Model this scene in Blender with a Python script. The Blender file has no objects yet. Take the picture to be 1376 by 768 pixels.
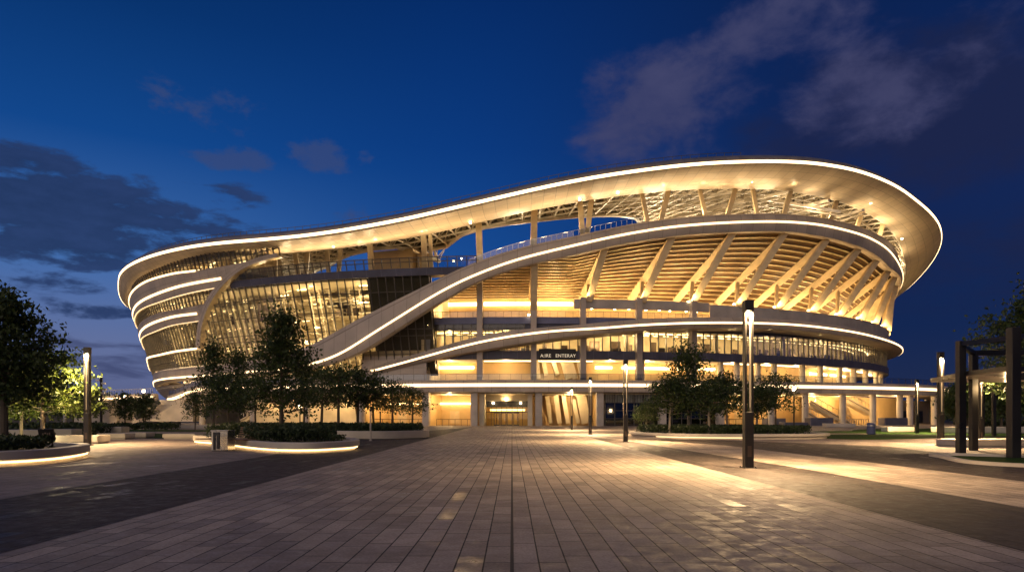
import bpy, math, random
import numpy as np
from mathutils import Vector, Matrix
random.seed(7); rng = np.random.default_rng(7)
R = math.radians
C = bpy.context.scene.collection
SC = bpy.context.scene
F, HX, HY, CH = 917.33, 688.0, 560.0, 1.67     # focal length (px), vanishing point, eye height

# ------------------------------------------------------------------ materials
M = {}
def nodes(name):
    m = bpy.data.materials.new(name); m.use_nodes = True
    nt = m.node_tree; b = nt.nodes['Principled BSDF']; M[name] = m
    return m, nt, b
def N(nt, t, **k):
    n = nt.nodes.new(t)
    for a, v in k.items():
        if a.startswith('i_'): n.inputs[a[2:].replace('_', ' ')].default_value = v
        else: setattr(n, a, v)
    return n
def L(nt, a, b): nt.links.new(a, b)
def ramp(nt, stops, interp='LINEAR'):
    r = nt.nodes.new('ShaderNodeValToRGB'); r.color_ramp.interpolation = interp
    e = r.color_ramp.elements
    while len(e) < len(stops): e.new(0.5)
    for el, (p, c) in zip(e, stops):
        el.position = p; el.color = (c, c, c, 1) if isinstance(c, (int, float)) else (*c, 1)
    return r
def surf(name, col, rough=0.6, metal=0.0, var=0.18, scale=0.6, bump=0.0, seams=None, seamdark=0.55, rvar=0.12):
    m, nt, b = nodes(name)
    tc = N(nt, 'ShaderNodeTexCoord')
    no = N(nt, 'ShaderNodeTexNoise'); no.inputs['Scale'].default_value = scale; no.inputs['Detail'].default_value = 6
    L(nt, tc.outputs['Object'], no.inputs['Vector'])
    rp = ramp(nt, [(0.3, tuple(c*(1-var) for c in col)), (0.7, tuple(min(1, c*(1+var)) for c in col))])
    L(nt, no.outputs['Fac'], rp.inputs['Fac']); out = rp.outputs['Color']
    if seams:
        bt = N(nt, 'ShaderNodeTexBrick'); bt.offset = 0.0
        bt.inputs['Brick Width'].default_value = seams[0]; bt.inputs['Row Height'].default_value = seams[1]
        bt.inputs['Scale'].default_value = 1; bt.inputs['Mortar Size'].default_value = seams[2]
        bt.inputs['Color1'].default_value = (1, 1, 1, 1); bt.inputs['Color2'].default_value = (.86, .86, .86, 1)
        bt.inputs['Mortar'].default_value = (seamdark,)*3+(1,)
        L(nt, tc.outputs['UV'], bt.inputs['Vector'])
        mx = N(nt, 'ShaderNodeMix', data_type='RGBA', blend_type='MULTIPLY'); mx.inputs[0].default_value = 1
        L(nt, out, mx.inputs[6]); L(nt, bt.outputs['Color'], mx.inputs[7]); out = mx.outputs[2]
    L(nt, out, b.inputs['Base Color'])
    r2 = ramp(nt, [(0.3, max(0, rough-rvar)), (0.7, min(1, rough+rvar))])
    L(nt, no.outputs['Fac'], r2.inputs['Fac']); L(nt, r2.outputs['Color'], b.inputs['Roughness'])
    b.inputs['Metallic'].default_value = metal
    if bump:
        n2 = N(nt, 'ShaderNodeTexNoise'); n2.inputs['Scale'].default_value = scale*20
        L(nt, tc.outputs['Object'], n2.inputs['Vector'])
        bp = N(nt, 'ShaderNodeBump'); bp.inputs['Strength'].default_value = bump; bp.inputs['Distance'].default_value = .02
        L(nt, n2.outputs['Fac'], bp.inputs['Height']); L(nt, bp.outputs['Normal'], b.inputs['Normal'])
    return m
def emis(name, col, s, base=(.8, .8, .8)):
    m, nt, b = nodes(name)
    b.inputs['Base Color'].default_value = (*base, 1)
    b.inputs['Emission Color'].default_value = (*col, 1); b.inputs['Emission Strength'].default_value = s
    return m
def glassy(name, tint=(1, 1, 1), refl=0.12, rough=0.03):
    m, nt, b = nodes(name); nt.nodes.remove(b)
    tr = N(nt, 'ShaderNodeBsdfTransparent'); tr.inputs['Color'].default_value = (*tint, 1)
    gl = N(nt, 'ShaderNodeBsdfGlossy'); gl.inputs['Roughness'].default_value = rough
    fr = N(nt, 'ShaderNodeLayerWeight'); fr.inputs['Blend'].default_value = .35
    ad = N(nt, 'ShaderNodeMath', operation='MULTIPLY_ADD'); ad.inputs[1].default_value = .6; ad.inputs[2].default_value = refl*.5
    L(nt, fr.outputs['Fresnel'], ad.inputs[0])
    mx = N(nt, 'ShaderNodeMixShader'); L(nt, ad.outputs[0], mx.inputs[0]); L(nt, tr.outputs[0], mx.inputs[1]); L(nt, gl.outputs[0], mx.inputs[2])
    L(nt, mx.outputs[0], nt.nodes['Material Output'].inputs['Surface'])
    return m
WARM = (1.0, .66, .30)
WARM2 = (1.0, .56, .2)
surf('clad', (.48, .405, .33), .55, seams=(2.6, 1.5, .035), seamdark=.5, var=.16, scale=.25)
surf('fascia', (.22, .20, .20), .45, seams=(2.5, 9, .03))
surf('soffit', (.66, .53, .36), .5, seams=(2.2, 2.0, .035), seamdark=.45, var=.08, scale=.15)
surf('concrete', (.42, .38, .34), .7, scale=.4, bump=.15)
surf('pale_concrete', (.52, .46, .38), .6, scale=.5, bump=.15)
surf('dark_slab', (.09, .09, .13), .5, seams=(2.8, 9, .03), seamdark=1.8)
surf('blue_slab', (.13, .14, .24), .5)
surf('beam', (.62, .485, .28), .5)
surf('slat', (.72, .58, .34), .45)
surf('slat_gap', (.11, .06, .024), .6)
surf('ochre', (.58, .40, .18), .55, scale=.3)
surf('cream', (.70, .60, .42), .55, scale=.3)
surf('floor_int', (.35, .28, .2), .35)
surf('mullion', (.12, .105, .085), .45, metal=.2)
surf('black_metal', (.035, .032, .03), .38, metal=.6)
surf('bronze', (.11, .08, .06), .35, metal=.7)
surf('dark_int', (.03, .028, .026), .5)
surf('steel', (.55, .52, .48), .28, metal=.9)
surf('truss', (.72, .64, .5), .45)
surf('deck_under', (.36, .30, .20), .6, seams=(1.5, 1.5, .3), seamdark=.25)
surf('bark', (.10, .075, .05), .85, scale=6, bump=.6)
surf('pale_bark', (.30, .25, .18), .8, scale=6, bump=.4)
surf('wood', (.22, .13, .07), .5, scale=3)
surf('grass', (.03, .065, .014), .95, var=.4, scale=2, bump=.4); M['grass'].node_tree.nodes['Principled BSDF'].inputs['Specular IOR Level'].default_value = .05
surf('soil', (.05, .04, .03), .9)
surf('terrain', (.03, .035, .025), .9)
surf('curtain_cloth', (.45, .47, .44), .7, scale=2)
surf('navy', (.04, .06, .12), .5)
emis('led', (1.0, .68, .34), 3.4)
emis('led_hi', (1.0, .70, .36), 4.2)
emis('led_dim', (1.0, .66, .30), 1.6)
emis('cove', (1.0, .68, .30), 7)
emis('ceil_light', (1.0, .78, .45), 6)
emis('bulb', (1.0, .75, .42), 60)
emis('spot_lens', (1.0, .74, .4), 20)
emis('post_led', (1.0, .70, .38), .25, (.10, .08, .06))
emis('letter', (1.0, .80, .5), .55)
emis('blue_glow', (.15, .25, .7), .25)
glassy('glass', (.95, .91, .72), .04)
glassy('dark_glass', (.16, .15, .14), .30)
glassy('rail_glass', (.72, .78, .85), .2)
def leafmat(name, c1, c2, trans=.3):
    m, nt, b = nodes(name); nt.nodes.remove(b)
    tc = N(nt, 'ShaderNodeTexCoord'); no = N(nt, 'ShaderNodeTexNoise'); no.inputs['Scale'].default_value = 3.2; no.inputs['Detail'].default_value = 8
    L(nt, tc.outputs['Object'], no.inputs['Vector'])
    rp = ramp(nt, [(0.35, c1), (0.68, c2)]); L(nt, no.outputs['Fac'], rp.inputs['Fac'])
    d = N(nt, 'ShaderNodeBsdfPrincipled'); d.inputs['Roughness'].default_value = .55
    t = N(nt, 'ShaderNodeBsdfTranslucent'); L(nt, rp.outputs['Color'], d.inputs['Base Color']); L(nt, rp.outputs['Color'], t.inputs['Color'])
    mx = N(nt, 'ShaderNodeMixShader'); mx.inputs[0].default_value = trans
    L(nt, d.outputs[0], mx.inputs[1]); L(nt, t.outputs[0], mx.inputs[2]); L(nt, mx.outputs[0], nt.nodes['Material Output'].inputs['Surface'])
leafmat('leaf', (.022, .04, .010), (.085, .125, .028), .35)
leafmat('leaf_lime', (.04, .07, .01), (.13, .17, .03), .4)
leafmat('shrub', (.02, .035, .01), (.07, .10, .03), .25)

def paving(name, c1, c2, mortar, bw, rh, rough=(.46, .82), bumps=.35):
    m, nt, b = nodes(name)
    tc = N(nt, 'ShaderNodeTexCoord'); mp = N(nt, 'ShaderNodeMapping'); mp.inputs['Rotation'].default_value = (0, 0, R(90))
    L(nt, tc.outputs['Object'], mp.inputs['Vector'])
    bt = N(nt, 'ShaderNodeTexBrick'); bt.offset = .37; bt.offset_frequency = 2; bt.squash = 1.25; bt.squash_frequency = 3
    bt.inputs['Scale'].default_value = 1; bt.inputs['Brick Width'].default_value = bw; bt.inputs['Row Height'].default_value = rh
    bt.inputs['Mortar Size'].default_value = .010; bt.inputs['Mortar Smooth'].default_value = .15; bt.inputs['Bias'].default_value = -.1
    bt.inputs['Color1'].default_value = (*c1, 1); bt.inputs['Color2'].default_value = (*c2, 1); bt.inputs['Mortar'].default_value = (*mortar, 1)
    wn_ = N(nt, 'ShaderNodeTexNoise'); wn_.inputs['Scale'].default_value = .9; wn_.inputs['Detail'].default_value = 1
    L(nt, mp.outputs['Vector'], wn_.inputs['Vector'])
    vm = N(nt, 'ShaderNodeVectorMath', operation='MULTIPLY_ADD'); L(nt, wn_.outputs['Color'], vm.inputs[0]); vm.inputs[1].default_value = (.012, .012, 0); L(nt, mp.outputs['Vector'], vm.inputs[2])
    L(nt, vm.outputs[0], bt.inputs['Vector'])
    no = N(nt, 'ShaderNodeTexNoise'); no.inputs['Scale'].default_value = .55; no.inputs['Detail'].default_value = 9; no.inputs['Roughness'].default_value = .7
    L(nt, tc.outputs['Object'], no.inputs['Vector'])
    n3 = N(nt, 'ShaderNodeTexNoise'); n3.inputs['Scale'].default_value = 28; n3.inputs['Detail'].default_value = 5
    L(nt, tc.outputs['Object'], n3.inputs['Vector'])
    r1 = ramp(nt, [(.28, .6), (.7, 1.22)]); L(nt, no.outputs['Fac'], r1.inputs['Fac'])
    r3 = ramp(nt, [(.3, .78), (.7, 1.18)]); L(nt, n3.outputs['Fac'], r3.inputs['Fac'])
    m1 = N(nt, 'ShaderNodeMix', data_type='RGBA', blend_type='MULTIPLY'); m1.inputs[0].default_value = 1
    L(nt, bt.outputs['Color'], m1.inputs[6]); L(nt, r1.outputs['Color'], m1.inputs[7])
    m2 = N(nt, 'ShaderNodeMix', data_type='RGBA', blend_type='MULTIPLY'); m2.inputs[0].default_value = 1
    L(nt, m1.outputs[2], m2.inputs[6]); L(nt, r3.outputs['Color'], m2.inputs[7]); L(nt, m2.outputs[2], b.inputs['Base Color'])
    # roughness: smoother damp patches, differing stone by stone
    sep = N(nt, 'ShaderNodeSeparateColor'); L(nt, bt.outputs['Color'], sep.inputs[0])
    n4 = N(nt, 'ShaderNodeTexNoise'); n4.inputs['Scale'].default_value = 3.2; n4.inputs['Detail'].default_value = 7; n4.inputs['Roughness'].default_value = .75
    L(nt, tc.outputs['Object'], n4.inputs['Vector'])
    r4 = ramp(nt, [(.36, rough[0]), (.6, rough[1])]); L(nt, n4.outputs['Fac'], r4.inputs['Fac'])
    mr = N(nt, 'ShaderNodeMapRange'); L(nt, sep.outputs[0], mr.inputs['Value']); mr.inputs['From Min'].default_value = c2[0]; mr.inputs['From Max'].default_value = c1[0]; mr.inputs['To Min'].default_value = 0; mr.inputs['To Max'].default_value = 1
    ra_ = N(nt, 'ShaderNodeMath', operation='ADD'); L(nt, r4.outputs['Color'], ra_.inputs[0]); rst = ramp(nt, [(.06, -.0), (.12, .24), (.2, .40), (1, .52)]); L(nt, mr.outputs[0], rst.inputs['Fac']); rsb = N(nt, 'ShaderNodeMath', operation='SUBTRACT'); L(nt, rst.outputs['Color'], rsb.inputs[0]); rsb.inputs[1].default_value = .40; L(nt, rsb.outputs[0], ra_.inputs[1]); rj = N(nt, 'ShaderNodeMath', operation='MULTIPLY_ADD', use_clamp=True); L(nt, bt.outputs['Fac'], rj.inputs[0]); rj.inputs[1].default_value = .5; L(nt, ra_.outputs[0], rj.inputs[2]); L(nt, rj.outputs[0], b.inputs['Roughness'])
    # each stone lies a hair out of level with the next
    wn = N(nt, 'ShaderNodeMath', operation='MULTIPLY_ADD'); wn.inputs[1].default_value = 1.0
    bh = N(nt, 'ShaderNodeMath', operation='SUBTRACT'); bh.inputs[0].default_value = 1; L(nt, bt.outputs['Fac'], bh.inputs[1])
    mu = N(nt, 'ShaderNodeMath', operation='MULTIPLY'); mu.inputs[1].default_value = .10; L(nt, n3.outputs['Fac'], mu.inputs[0])
    ml = N(nt, 'ShaderNodeMath', operation='MULTIPLY'); ml.inputs[1].default_value = .0; L(nt, no.outputs['Fac'], ml.inputs[0])
    ad = N(nt, 'ShaderNodeMath', operation='ADD'); L(nt, bh.outputs[0], ad.inputs[0]); L(nt, mu.outputs[0], ad.inputs[1])
    a2 = N(nt, 'ShaderNodeMath', operation='ADD'); L(nt, ad.outputs[0], a2.inputs[0]); L(nt, ml.outputs[0], a2.inputs[1])
    bp = N(nt, 'ShaderNodeBump'); bp.inputs['Strength'].default_value = bumps; bp.inputs['Distance'].default_value = .003
    L(nt, a2.outputs[0], bp.inputs['Height']); L(nt, bp.outputs['Normal'], b.inputs['Normal'])
    b.inputs['Specular IOR Level'].default_value = .3
    return m
paving('pave_light', (.46, .375, .30), (.25, .205, .17), (.022, .018, .015), .98, .315)
paving('pave_dark', (.068, .053, .046), (.036, .029, .026), (.009, .008, .008), 1.1, .32)
paving('pave_side', (.32, .26, .22), (.22, .18, .155), (.04, .032, .028), 1.0, .5)

# ------------------------------------------------------------------ mesh helpers
class MB:
    def __init__(s): s.v = []; s.f = []; s.uv = []
    def poly(s, pts, uv=None):
        n = len(s.v); s.v.extend([tuple(p) for p in pts]); s.f.append(tuple(range(n, n+len(pts))))
        s.uv.extend(uv if uv else [(0, 0)]*len(pts))
    def grid(s, rows, us=None, vs=None, close=False):
        """rows: list of lists of points, shared vertices"""
        n0 = len(s.v); nc = len(rows[0])
        for r in rows: s.v.extend([tuple(p) for p in r])
        for i in range(len(rows)-1):
            for j in range(nc-1 if not close else nc):
                j2 = (j+1) % nc
                a, b, c, d = n0+i*nc+j, n0+i*nc+j2, n0+(i+1)*nc+j2, n0+(i+1)*nc+j
                s.f.append((a, b, c, d))
                if us is not None: s.uv.extend([(us[j], vs[i]), (us[j2], vs[i]), (us[j2], vs[i+1]), (us[j], vs[i+1])])
                else: s.uv.extend([(j, i), (j+1, i), (j+1, i+1), (j, i+1)])
    def box(s, c, d, rz=0.0, ax=None):
        """centre, full sizes, yaw (or 3x3 axes)"""
        c = Vector(c)
        if ax is None:
            X = Vector((math.cos(rz), math.sin(rz), 0)); Y = Vector((-math.sin(rz), math.cos(rz), 0)); Z = Vector((0, 0, 1))
        else: X, Y, Z = ax
        p = [c + X*(d[0]/2*i) + Y*(d[1]/2*j) + Z*(d[2]/2*k) for k in (-1, 1) for (i, j) in ((-1, -1), (1, -1), (1, 1), (-1, 1))]
        n = len(s.v); s.v.extend([tuple(q) for q in p])
        for q in ((0, 3, 2, 1), (4, 5, 6, 7), (0, 1, 5, 4), (1, 2, 6, 5), (2, 3, 7, 6), (3, 0, 4, 7)):
            s.f.append(tuple(n+i for i in q)); s.uv.extend([(0, 0), (1, 0), (1, 1), (0, 1)])
    def bar(s, a, b, w, t=None, up=(0, 0, 1)):
        a, b = Vector(a), Vector(b); t = t or w; Z = (b-a); l = Z.length
        if l < 1e-6: return
        Z = Z/l; u = Vector(up)
        X = Z.cross(u)
        if X.length < 1e-3: X = Z.cross(Vector((0, 1, 0)))
        X.normalize(); Y = Z.cross(X).normalized()
        s.box((a+b)/2, (w, t, l), ax=(X, Y, Z))
    def tube(s, pts, rad, n=8, cap=True):
        P = [Vector(p) for p in pts]; rad = rad if isinstance(rad, (list, tuple)) else [rad]*len(P)
        rows = []; up = Vector((0.3, 0.5, 0.81))
        for i, p in enumerate(P):
            t = (P[min(i+1, len(P)-1)] - P[max(i-1, 0)]).normalized()
            x = t.cross(up); x = x.normalized() if x.length > 1e-3 else t.cross(Vector((1, 0, 0))).normalized()
            y = t.cross(x).normalized()
            rows.append([p + x*(rad[i]*math.cos(2*math.pi*k/n)) + y*(rad[i]*math.sin(2*math.pi*k/n)) for k in range(n)])
        n0 = len(s.v); s.grid(rows, close=True)
        if cap:
            s.f.append(tuple(n0+k for k in range(n))); s.uv.extend([(0, 0)]*n)
            e = n0+(len(P)-1)*n; s.f.append(tuple(e+k for k in reversed(range(n)))); s.uv.extend([(0, 0)]*n)
    def lathe(s, c, prof, n=20):
        rows = [[(c[0]+r*math.cos(2*math.pi*k/n), c[1]+r*math.sin(2*math.pi*k/n), c[2]+z) for k in range(n)] for r, z in prof]
        s.grid(rows, close=True)
    def prism(s, poly, z0, z1, top=True, bottom=True):
        n = len(poly); n0 = len(s.v)
        s.v.extend([(x, y, z0) for x, y in poly]); s.v.extend([(x, y, z1) for x, y in poly])
        for i in range(n):
            j = (i+1) % n; s.f.append((n0+i, n0+j, n0+n+j, n0+n+i)); s.uv.extend([(i, z0), (i+1, z0), (i+1, z1), (i, z1)])
        if top: s.f.append(tuple(n0+n+i for i in range(n))); s.uv.extend([(0, 0)]*n)
        if bottom: s.f.append(tuple(n0+i for i in reversed(range(n)))); s.uv.extend([(0, 0)]*n)
    def build(s, name, mat, parent=None, smooth=False, bevel=0, **props):
        me = bpy.data.meshes.new(name); me.from_pydata(s.v, [], s.f)
        uvl = me.uv_layers.new(name='UVMap'); arr = np.array(s.uv, dtype=np.float32).ravel()
        if len(arr) == len(me.loops)*2: uvl.data.foreach_set('uv', arr)
        me.materials.append(M[mat])
        o = bpy.data.objects.new(name, me); C.objects.link(o)
        if smooth:
            me.polygons.foreach_set('use_smooth', [True]*len(me.polygons))
            try: me.set_sharp_from_angle(angle=R(35))
            except Exception: pass
        if bevel:
            bm = o.modifiers.new('b', 'BEVEL'); bm.width = bevel; bm.segments = 2; bm.limit_method = 'ANGLE'
        if parent:
            o.parent = parent
            if parent.type == 'EMPTY' or True:
                o.matrix_parent_inverse = Matrix.Translation(-Vector(WL.get(parent.name, (0, 0, 0))))
        WL[o.name] = (0, 0, 0)
        for k, v in props.items(): o[k] = v
        return o
WL = {}
def thing(name, label, cat, loc=(0, 0, 0), group=None):
    o = bpy.data.objects.new(name, None); C.objects.link(o); o.location = loc; o.empty_display_size = .5
    WL[o.name] = tuple(loc); o['label'] = label; o['category'] = cat
    if group: o['group'] = group
    return o
def local_thing(name, label, cat, loc, rz=0, group=None):
    """a thing whose parts are modelled round its own origin"""
    o = thing(name, label, cat, (0, 0, 0), group); return o
def tag(o, label, cat, group=None):
    o['label'] = label; o['category'] = cat
    if group: o['group'] = group
    return o
def kids(o): return [c for c in bpy.data.objects if c.parent == o]
def copy_tree(o, parent=None):
    c = o.copy(); C.objects.link(c)
    if parent: c.parent = parent
    for ch in kids(o): copy_tree(ch, c)
    return c
def place(o, loc, rz=0, s=1.0, label=None):
    o.location = loc; o.rotation_euler = (0, 0, rz); o.scale = (s, s, s)
    if label: o['label'] = label
    return o
def point(name, loc, w, r=.3, col=WARM):
    l = bpy.data.lights.new(name, 'POINT'); l.energy = w; l.color = col; l.shadow_soft_size = r
    o = bpy.data.objects.new(name, l); C.objects.link(o); o.location = loc; return o
def spot(name, loc, aim, w, ang=100, r=.25, col=WARM, blend=.7):
    l = bpy.data.lights.new(name, 'SPOT'); l.energy = w; l.color = col; l.shadow_soft_size = r; l.spot_size = R(ang); l.spot_blend = blend
    o = bpy.data.objects.new(name, l); C.objects.link(o); o.location = loc
    o.rotation_euler = (Vector(aim)-Vector(loc)).to_track_quat('-Z', 'Y').to_euler(); return o
def G(px, py):                 # point of the ground seen at a pixel of the survey photograph
    Y = CH*F/(py-HY); return ((px-HX)/F*Y, Y)
def U(px, py, Y): return ((px-HX)/F*Y, Y, CH+(HY-py)*Y/F)

# ------------------------------------------------------------------ curved surfaces of the stadium
def pchip(xs, ys):
    xs = np.array(xs, float); ys = np.array(ys, float); h = np.diff(xs); d = np.diff(ys)/h
    m = np.zeros_like(xs); m[0] = d[0]; m[-1] = d[-1]
    for i in range(1, len(xs)-1):
        if d[i-1]*d[i] > 0:
            w1 = 2*h[i]+h[i-1]; w2 = h[i]+2*h[i-1]; m[i] = (w1+w2)/(w1/d[i-1]+w2/d[i])
    def f(x):
        x = min(max(x, xs[0]), xs[-1]); i = min(max(int(np.searchsorted(xs, x))-1, 0), len(h)-1)
        t = (x-xs[i])/h[i]
        return float(ys[i]*(1+2*t)*(1-t)**2 + m[i]*h[i]*t*(1-t)**2 + ys[i+1]*t*t*(3-2*t) + m[i+1]*h[i]*t*t*(t-1))
    return f
def sstep(a, b, x):
    t = min(max((x-a)/(b-a), 0), 1); return t*t*(3-2*t)
class Surf:
    def __init__(s, cx, cy, ab): s.cx, s.cy, s.ab = cx, cy, ab
    def P(s, th, z, off=0.0):
        a, b = s.ab(th, z); return (s.cx+(a+off)*math.sin(th), s.cy-(b+off)*math.cos(th), z)
    def inv(s, px, py, off=0.0):
        th, z = 0.0, 20.0; m = (px-HX)/F
        for _ in range(12):
            a, b = s.ab(th, z); a += off; b += off
            A = m*m/a**2+1/b**2; B = -2*m*s.cx/a**2-2*s.cy/b**2; Cc = s.cx**2/a**2+s.cy**2/b**2-1
            D = max(B*B-4*A*Cc, 0); Y = (-B-math.sqrt(D))/(2*A)
            th = math.atan2((m*Y-s.cx)/a, (s.cy-Y)/b); z = CH+(HY-py)*Y/F
        return th, z
    def prof(s, pts, off=0.0, ext=(), smooth=2.2):
        q = [s.inv(x, y, off) for x, y in pts] + [(R(t), z) for t, z in ext]
        q.sort(); u = [q[0]]
        for p in q[1:]:
            if p[0]-u[-1][0] > R(.35): u.append(p)
        f = pchip([p[0] for p in u], [p[1] for p in u])
        g = R(smooth); ker = [(k, math.exp(-(k/1.6)**2)) for k in range(-3, 4)]; W = sum(w for _, w in ker)
        lo, hi = u[0][0], u[-1][0]
        def sm(t):
            h = g*min(1, max(0, min(t-lo, hi-t))/(g*1.5) ) * .5
            return sum(w*f(t+k*h) for k, w in ker)/W
        return sm
def ths(a, b, step=1.0):
    n = max(2, int(abs(b-a)/R(step))+1); return [a+(b-a)*i/(n-1) for i in range(n)]
def arclen(pts):
    u = [0.0]
    for a, b in zip(pts, pts[1:]): u.append(u[-1]+(Vector(a)-Vector(b)).length)
    return u
def loft(mb, rails, T):
    """rails: functions th -> point"""
    rows = [[r(t) for t in T] for r in rails]
    us = arclen(rows[0]); mid = len(T)//2; vs = arclen([r[mid] for r in rows])
    mb.grid(rows, us, vs)

S = Surf(3, 205, lambda th, z: (102+(z-9)*.26, 78+(z-9)*.296))          # leaning left facade
FA = Surf(3, 205, lambda th, z: (101, 78))                               # upright right facade
def rib_ab(th, z):
    k = sstep(R(-45), R(-6), th); return (103+k*.8 + (1-k)*(z-12)*.22, 79.6+k*4.4 + (1-k)*(z-12)*.25)
RB = Surf(3, 205, rib_ab)
RG = Surf(3, 205, lambda th, z: (103.8, 79.7+4.0*sstep(R(-14), R(8), th)))
RO = Surf(4.4, 205, lambda th, z: (111.6, 88.0))
def ri_ab(th, z):
    k = .34+.66*sstep(R(-52), R(-22), th); return (111.6-7.1*k, 88-9*k)
RI = Surf(4.4, 205, ri_ab)

stadium = thing('stadium', 'large curved stadium with glowing light strips and a sweeping oval roof', 'stadium', (3, 205, 0))
def part(mb, name, mat, parent=None, **k):
    return mb.build(name, mat, parent or stadium, **k)

def strip(parent, surf_, zf, T, h=.25, off=.02, mat='led', proud=.12, name='light_strip'):
    mb = MB()
    loft(mb, [lambda t: surf_.P(t, zf(t)+h, off-.15), lambda t: surf_.P(t, zf(t)+h, off+proud), lambda t: surf_.P(t, zf(t)-h, off+proud), lambda t: surf_.P(t, zf(t)-h, off-.15)], T)
    return part(mb, name, mat, parent, smooth=False)

# ---- roof
roof_led = RO.prof([(155, 383), (160, 372), (175, 356), (200, 345), (250, 332.5), (300, 326), (350, 322), (400, 317.5), (450, 311), (500, 302.5), (550, 293), (600, 281.5), (650, 270), (700, 258.5), (750, 247.5), (800, 238), (850, 230.5), (900, 224), (950, 219.5), (1000, 217.3), (1050, 217), (1100, 220), (1150, 229), (1200, 248), (1235, 272.5)],
                   ext=[(-110, 30), (-90, 31), (-75, 32), (60, 46.0), (70, 44.6), (78, 42.6), (90, 38.3), (110, 33), (130, 31)])
soff_in = RI.prof([(168, 400), (185, 378), (215, 362), (250, 352.5), (300, 344), (345, 341), (375, 341), (430, 337), (500, 327.5), (560, 318), (640, 300), (700, 286), (780, 271), (850, 261), (900, 256.5), (1000, 253.5), (1060, 257), (1110, 266), (1150, 279), (1190, 302), (1208, 322)],
                  ext=[(-110, 29), (-90, 30), (-75, 31), (62, 40.0), (75, 38.5), (90, 34), (110, 29), (130, 27)])
Tr = ths(R(-105), R(125), .8)
mb = MB()
loft(mb, [lambda t: RI.P(t, soff_in(t)+3.2, -1.5), lambda t: RO.P(t, roof_led(t)+1.75, -2.6), lambda t: RO.P(t, roof_led(t)+1.45, -.9), lambda t: RO.P(t, roof_led(t)+.85, -.12), lambda t: RO.P(t, roof_led(t)+.27, 0)], Tr)
roof = part(mb, 'roof', 'fascia', smooth=True)
strip(roof, RO, roof_led, Tr, h=.25, off=.0, mat='led_hi')
mb = MB()
loft(mb, [lambda t: RO.P(t, roof_led(t)-.27, 0), lambda t: RO.P(t, roof_led(t)-.55, -.25)] +
     [(lambda k: (lambda t: tuple((1-k)*a+k*b + (0, 0, -.55*math.sin(math.pi*k))[i] for i, (a, b) in enumerate(zip(RO.P(t, roof_led(t)-.55, -.25), RI.P(t, soff_in(t), 0))))))(k) for k in (.2, .4, .6, .8, 1)] +
     [lambda t: RI.P(t, soff_in(t)+.9, .25)], Tr)
part(mb, 'soffit', 'soffit', roof, smooth=True)
mb = MB()   # slim rail on the roof edge
prev = None
for i, t in enumerate(ths(R(-72), R(20), .9)):
    p = RO.P(t, roof_led(t)+1.75, -2.4); q = (p[0], p[1], p[2]+.75); mb.bar(p, q, .07)
    if prev: mb.bar(prev, q, .07)
    prev = q
part(mb, 'roof_railing', 'mullion', roof)

# ---- open space frame inside the roof ring
edge_px = [(395, 374), (420, 366), (440, 357), (455, 347), (470, 340.5), (500, 333.5), (535, 331), (565, 336), (580, 347), (590, 350), (600, 330), (620, 314.5), (650, 304.5), (685, 299), (720, 295), (780, 289), (835, 288.5), (852, 291), (862, 305), (900, 352)]
def lat0(th, d):
    a, b = ri_ab(th, 0); nx, ny = a*math.sin(th), -b*math.cos(th); k = d/math.hypot(nx, ny); return 4.4+nx*(1-k), 205+ny*(1-k)
def depth_tab():
    out = []
    for px, py in edge_px:
        th, _ = RI.inv(px, 300); d = 8.0
        for _ in range(60):
            z = soff_in(th)+.2; X, Y = lat0(th, d); Yt = (z-CH)*F/(HY-py); d = min(max(d+(Yt-Y)*.6, 2.0), 46); e = px-(HX+F*X/Y); th += e/F*Y/110*.6
        out.append((th, d))
    out.sort(); out = [(R(-110), 40), (R(-48), 40)] + out + [(out[-1][0]+R(4), 46), (R(130), 46)]
    return np.array([o[0] for o in out]), np.array([o[1] for o in out])
DT, DD = depth_tab()
def depth(th): return float(np.interp(th, DT, DD))
def lat(th, d, dz=0):
    a, b = ri_ab(th, 0); z = soff_in(th)+.2+dz
    nx, ny = a*math.sin(th), -b*math.cos(th); l = math.hypot(nx, ny)
    k = d/l; return (4.4+nx*(1-k), 205+ny*(1-k), z - .0*d)
mb = MB(); mbd = MB()
bay = 3.4; T = []
t = R(-68)
while t < R(86): T.append(t); t += bay/ (95 if abs(t) > 1 else 104)
nr = 15
def dl(t, k): return 0.2 + min(k*3.4, depth(t))
for i, t in enumerate(T):
    t2 = T[i+1] if i+1 < len(T) else None
    kmax = min(nr, int(depth(t)/3.4)+1)
    for k in range(kmax+1):
        a = lat(t, dl(t, k)); at = lat(t+bay/210, dl(t, k+.5), 2.3)
        if k < kmax:
            mb.bar(a, lat(t, dl(t, k+1)), .26)
            mb.bar(a, at, .16); mb.bar(lat(t, dl(t, k+1)), at, .16)
        if t2 is not None:
            mb.bar(a, lat(t2, dl(t2, k)), .26)
            mb.bar(lat(t2, dl(t2, k)), at, .16)
truss = part(mb, 'space_frame', 'truss', roof)
mb = MB()
Tl = ths(R(-68), R(86), .8)
loft(mb, [(lambda k: (lambda t: lat(t, .2+k*depth(t), 2.5)))(k) for k in np.linspace(0, 1, 9)]+[lambda t: lat(t, .2+depth(t), 0)], Tl)
part(mb, 'roof_deck', 'deck_under', roof, smooth=True)
mb = MB()   # curved edge tube round the opening
pp = [lat(t, depth(t)+.1, -.1) for t in ths(DT[2]-R(1), DT[-2]-R(4), .35)]
mb.tube(pp, .42, 8)
part(mb, 'opening_edge', 'truss', roof, smooth=True)
mb = MB()   # long raking trusses seen under the roof
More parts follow.
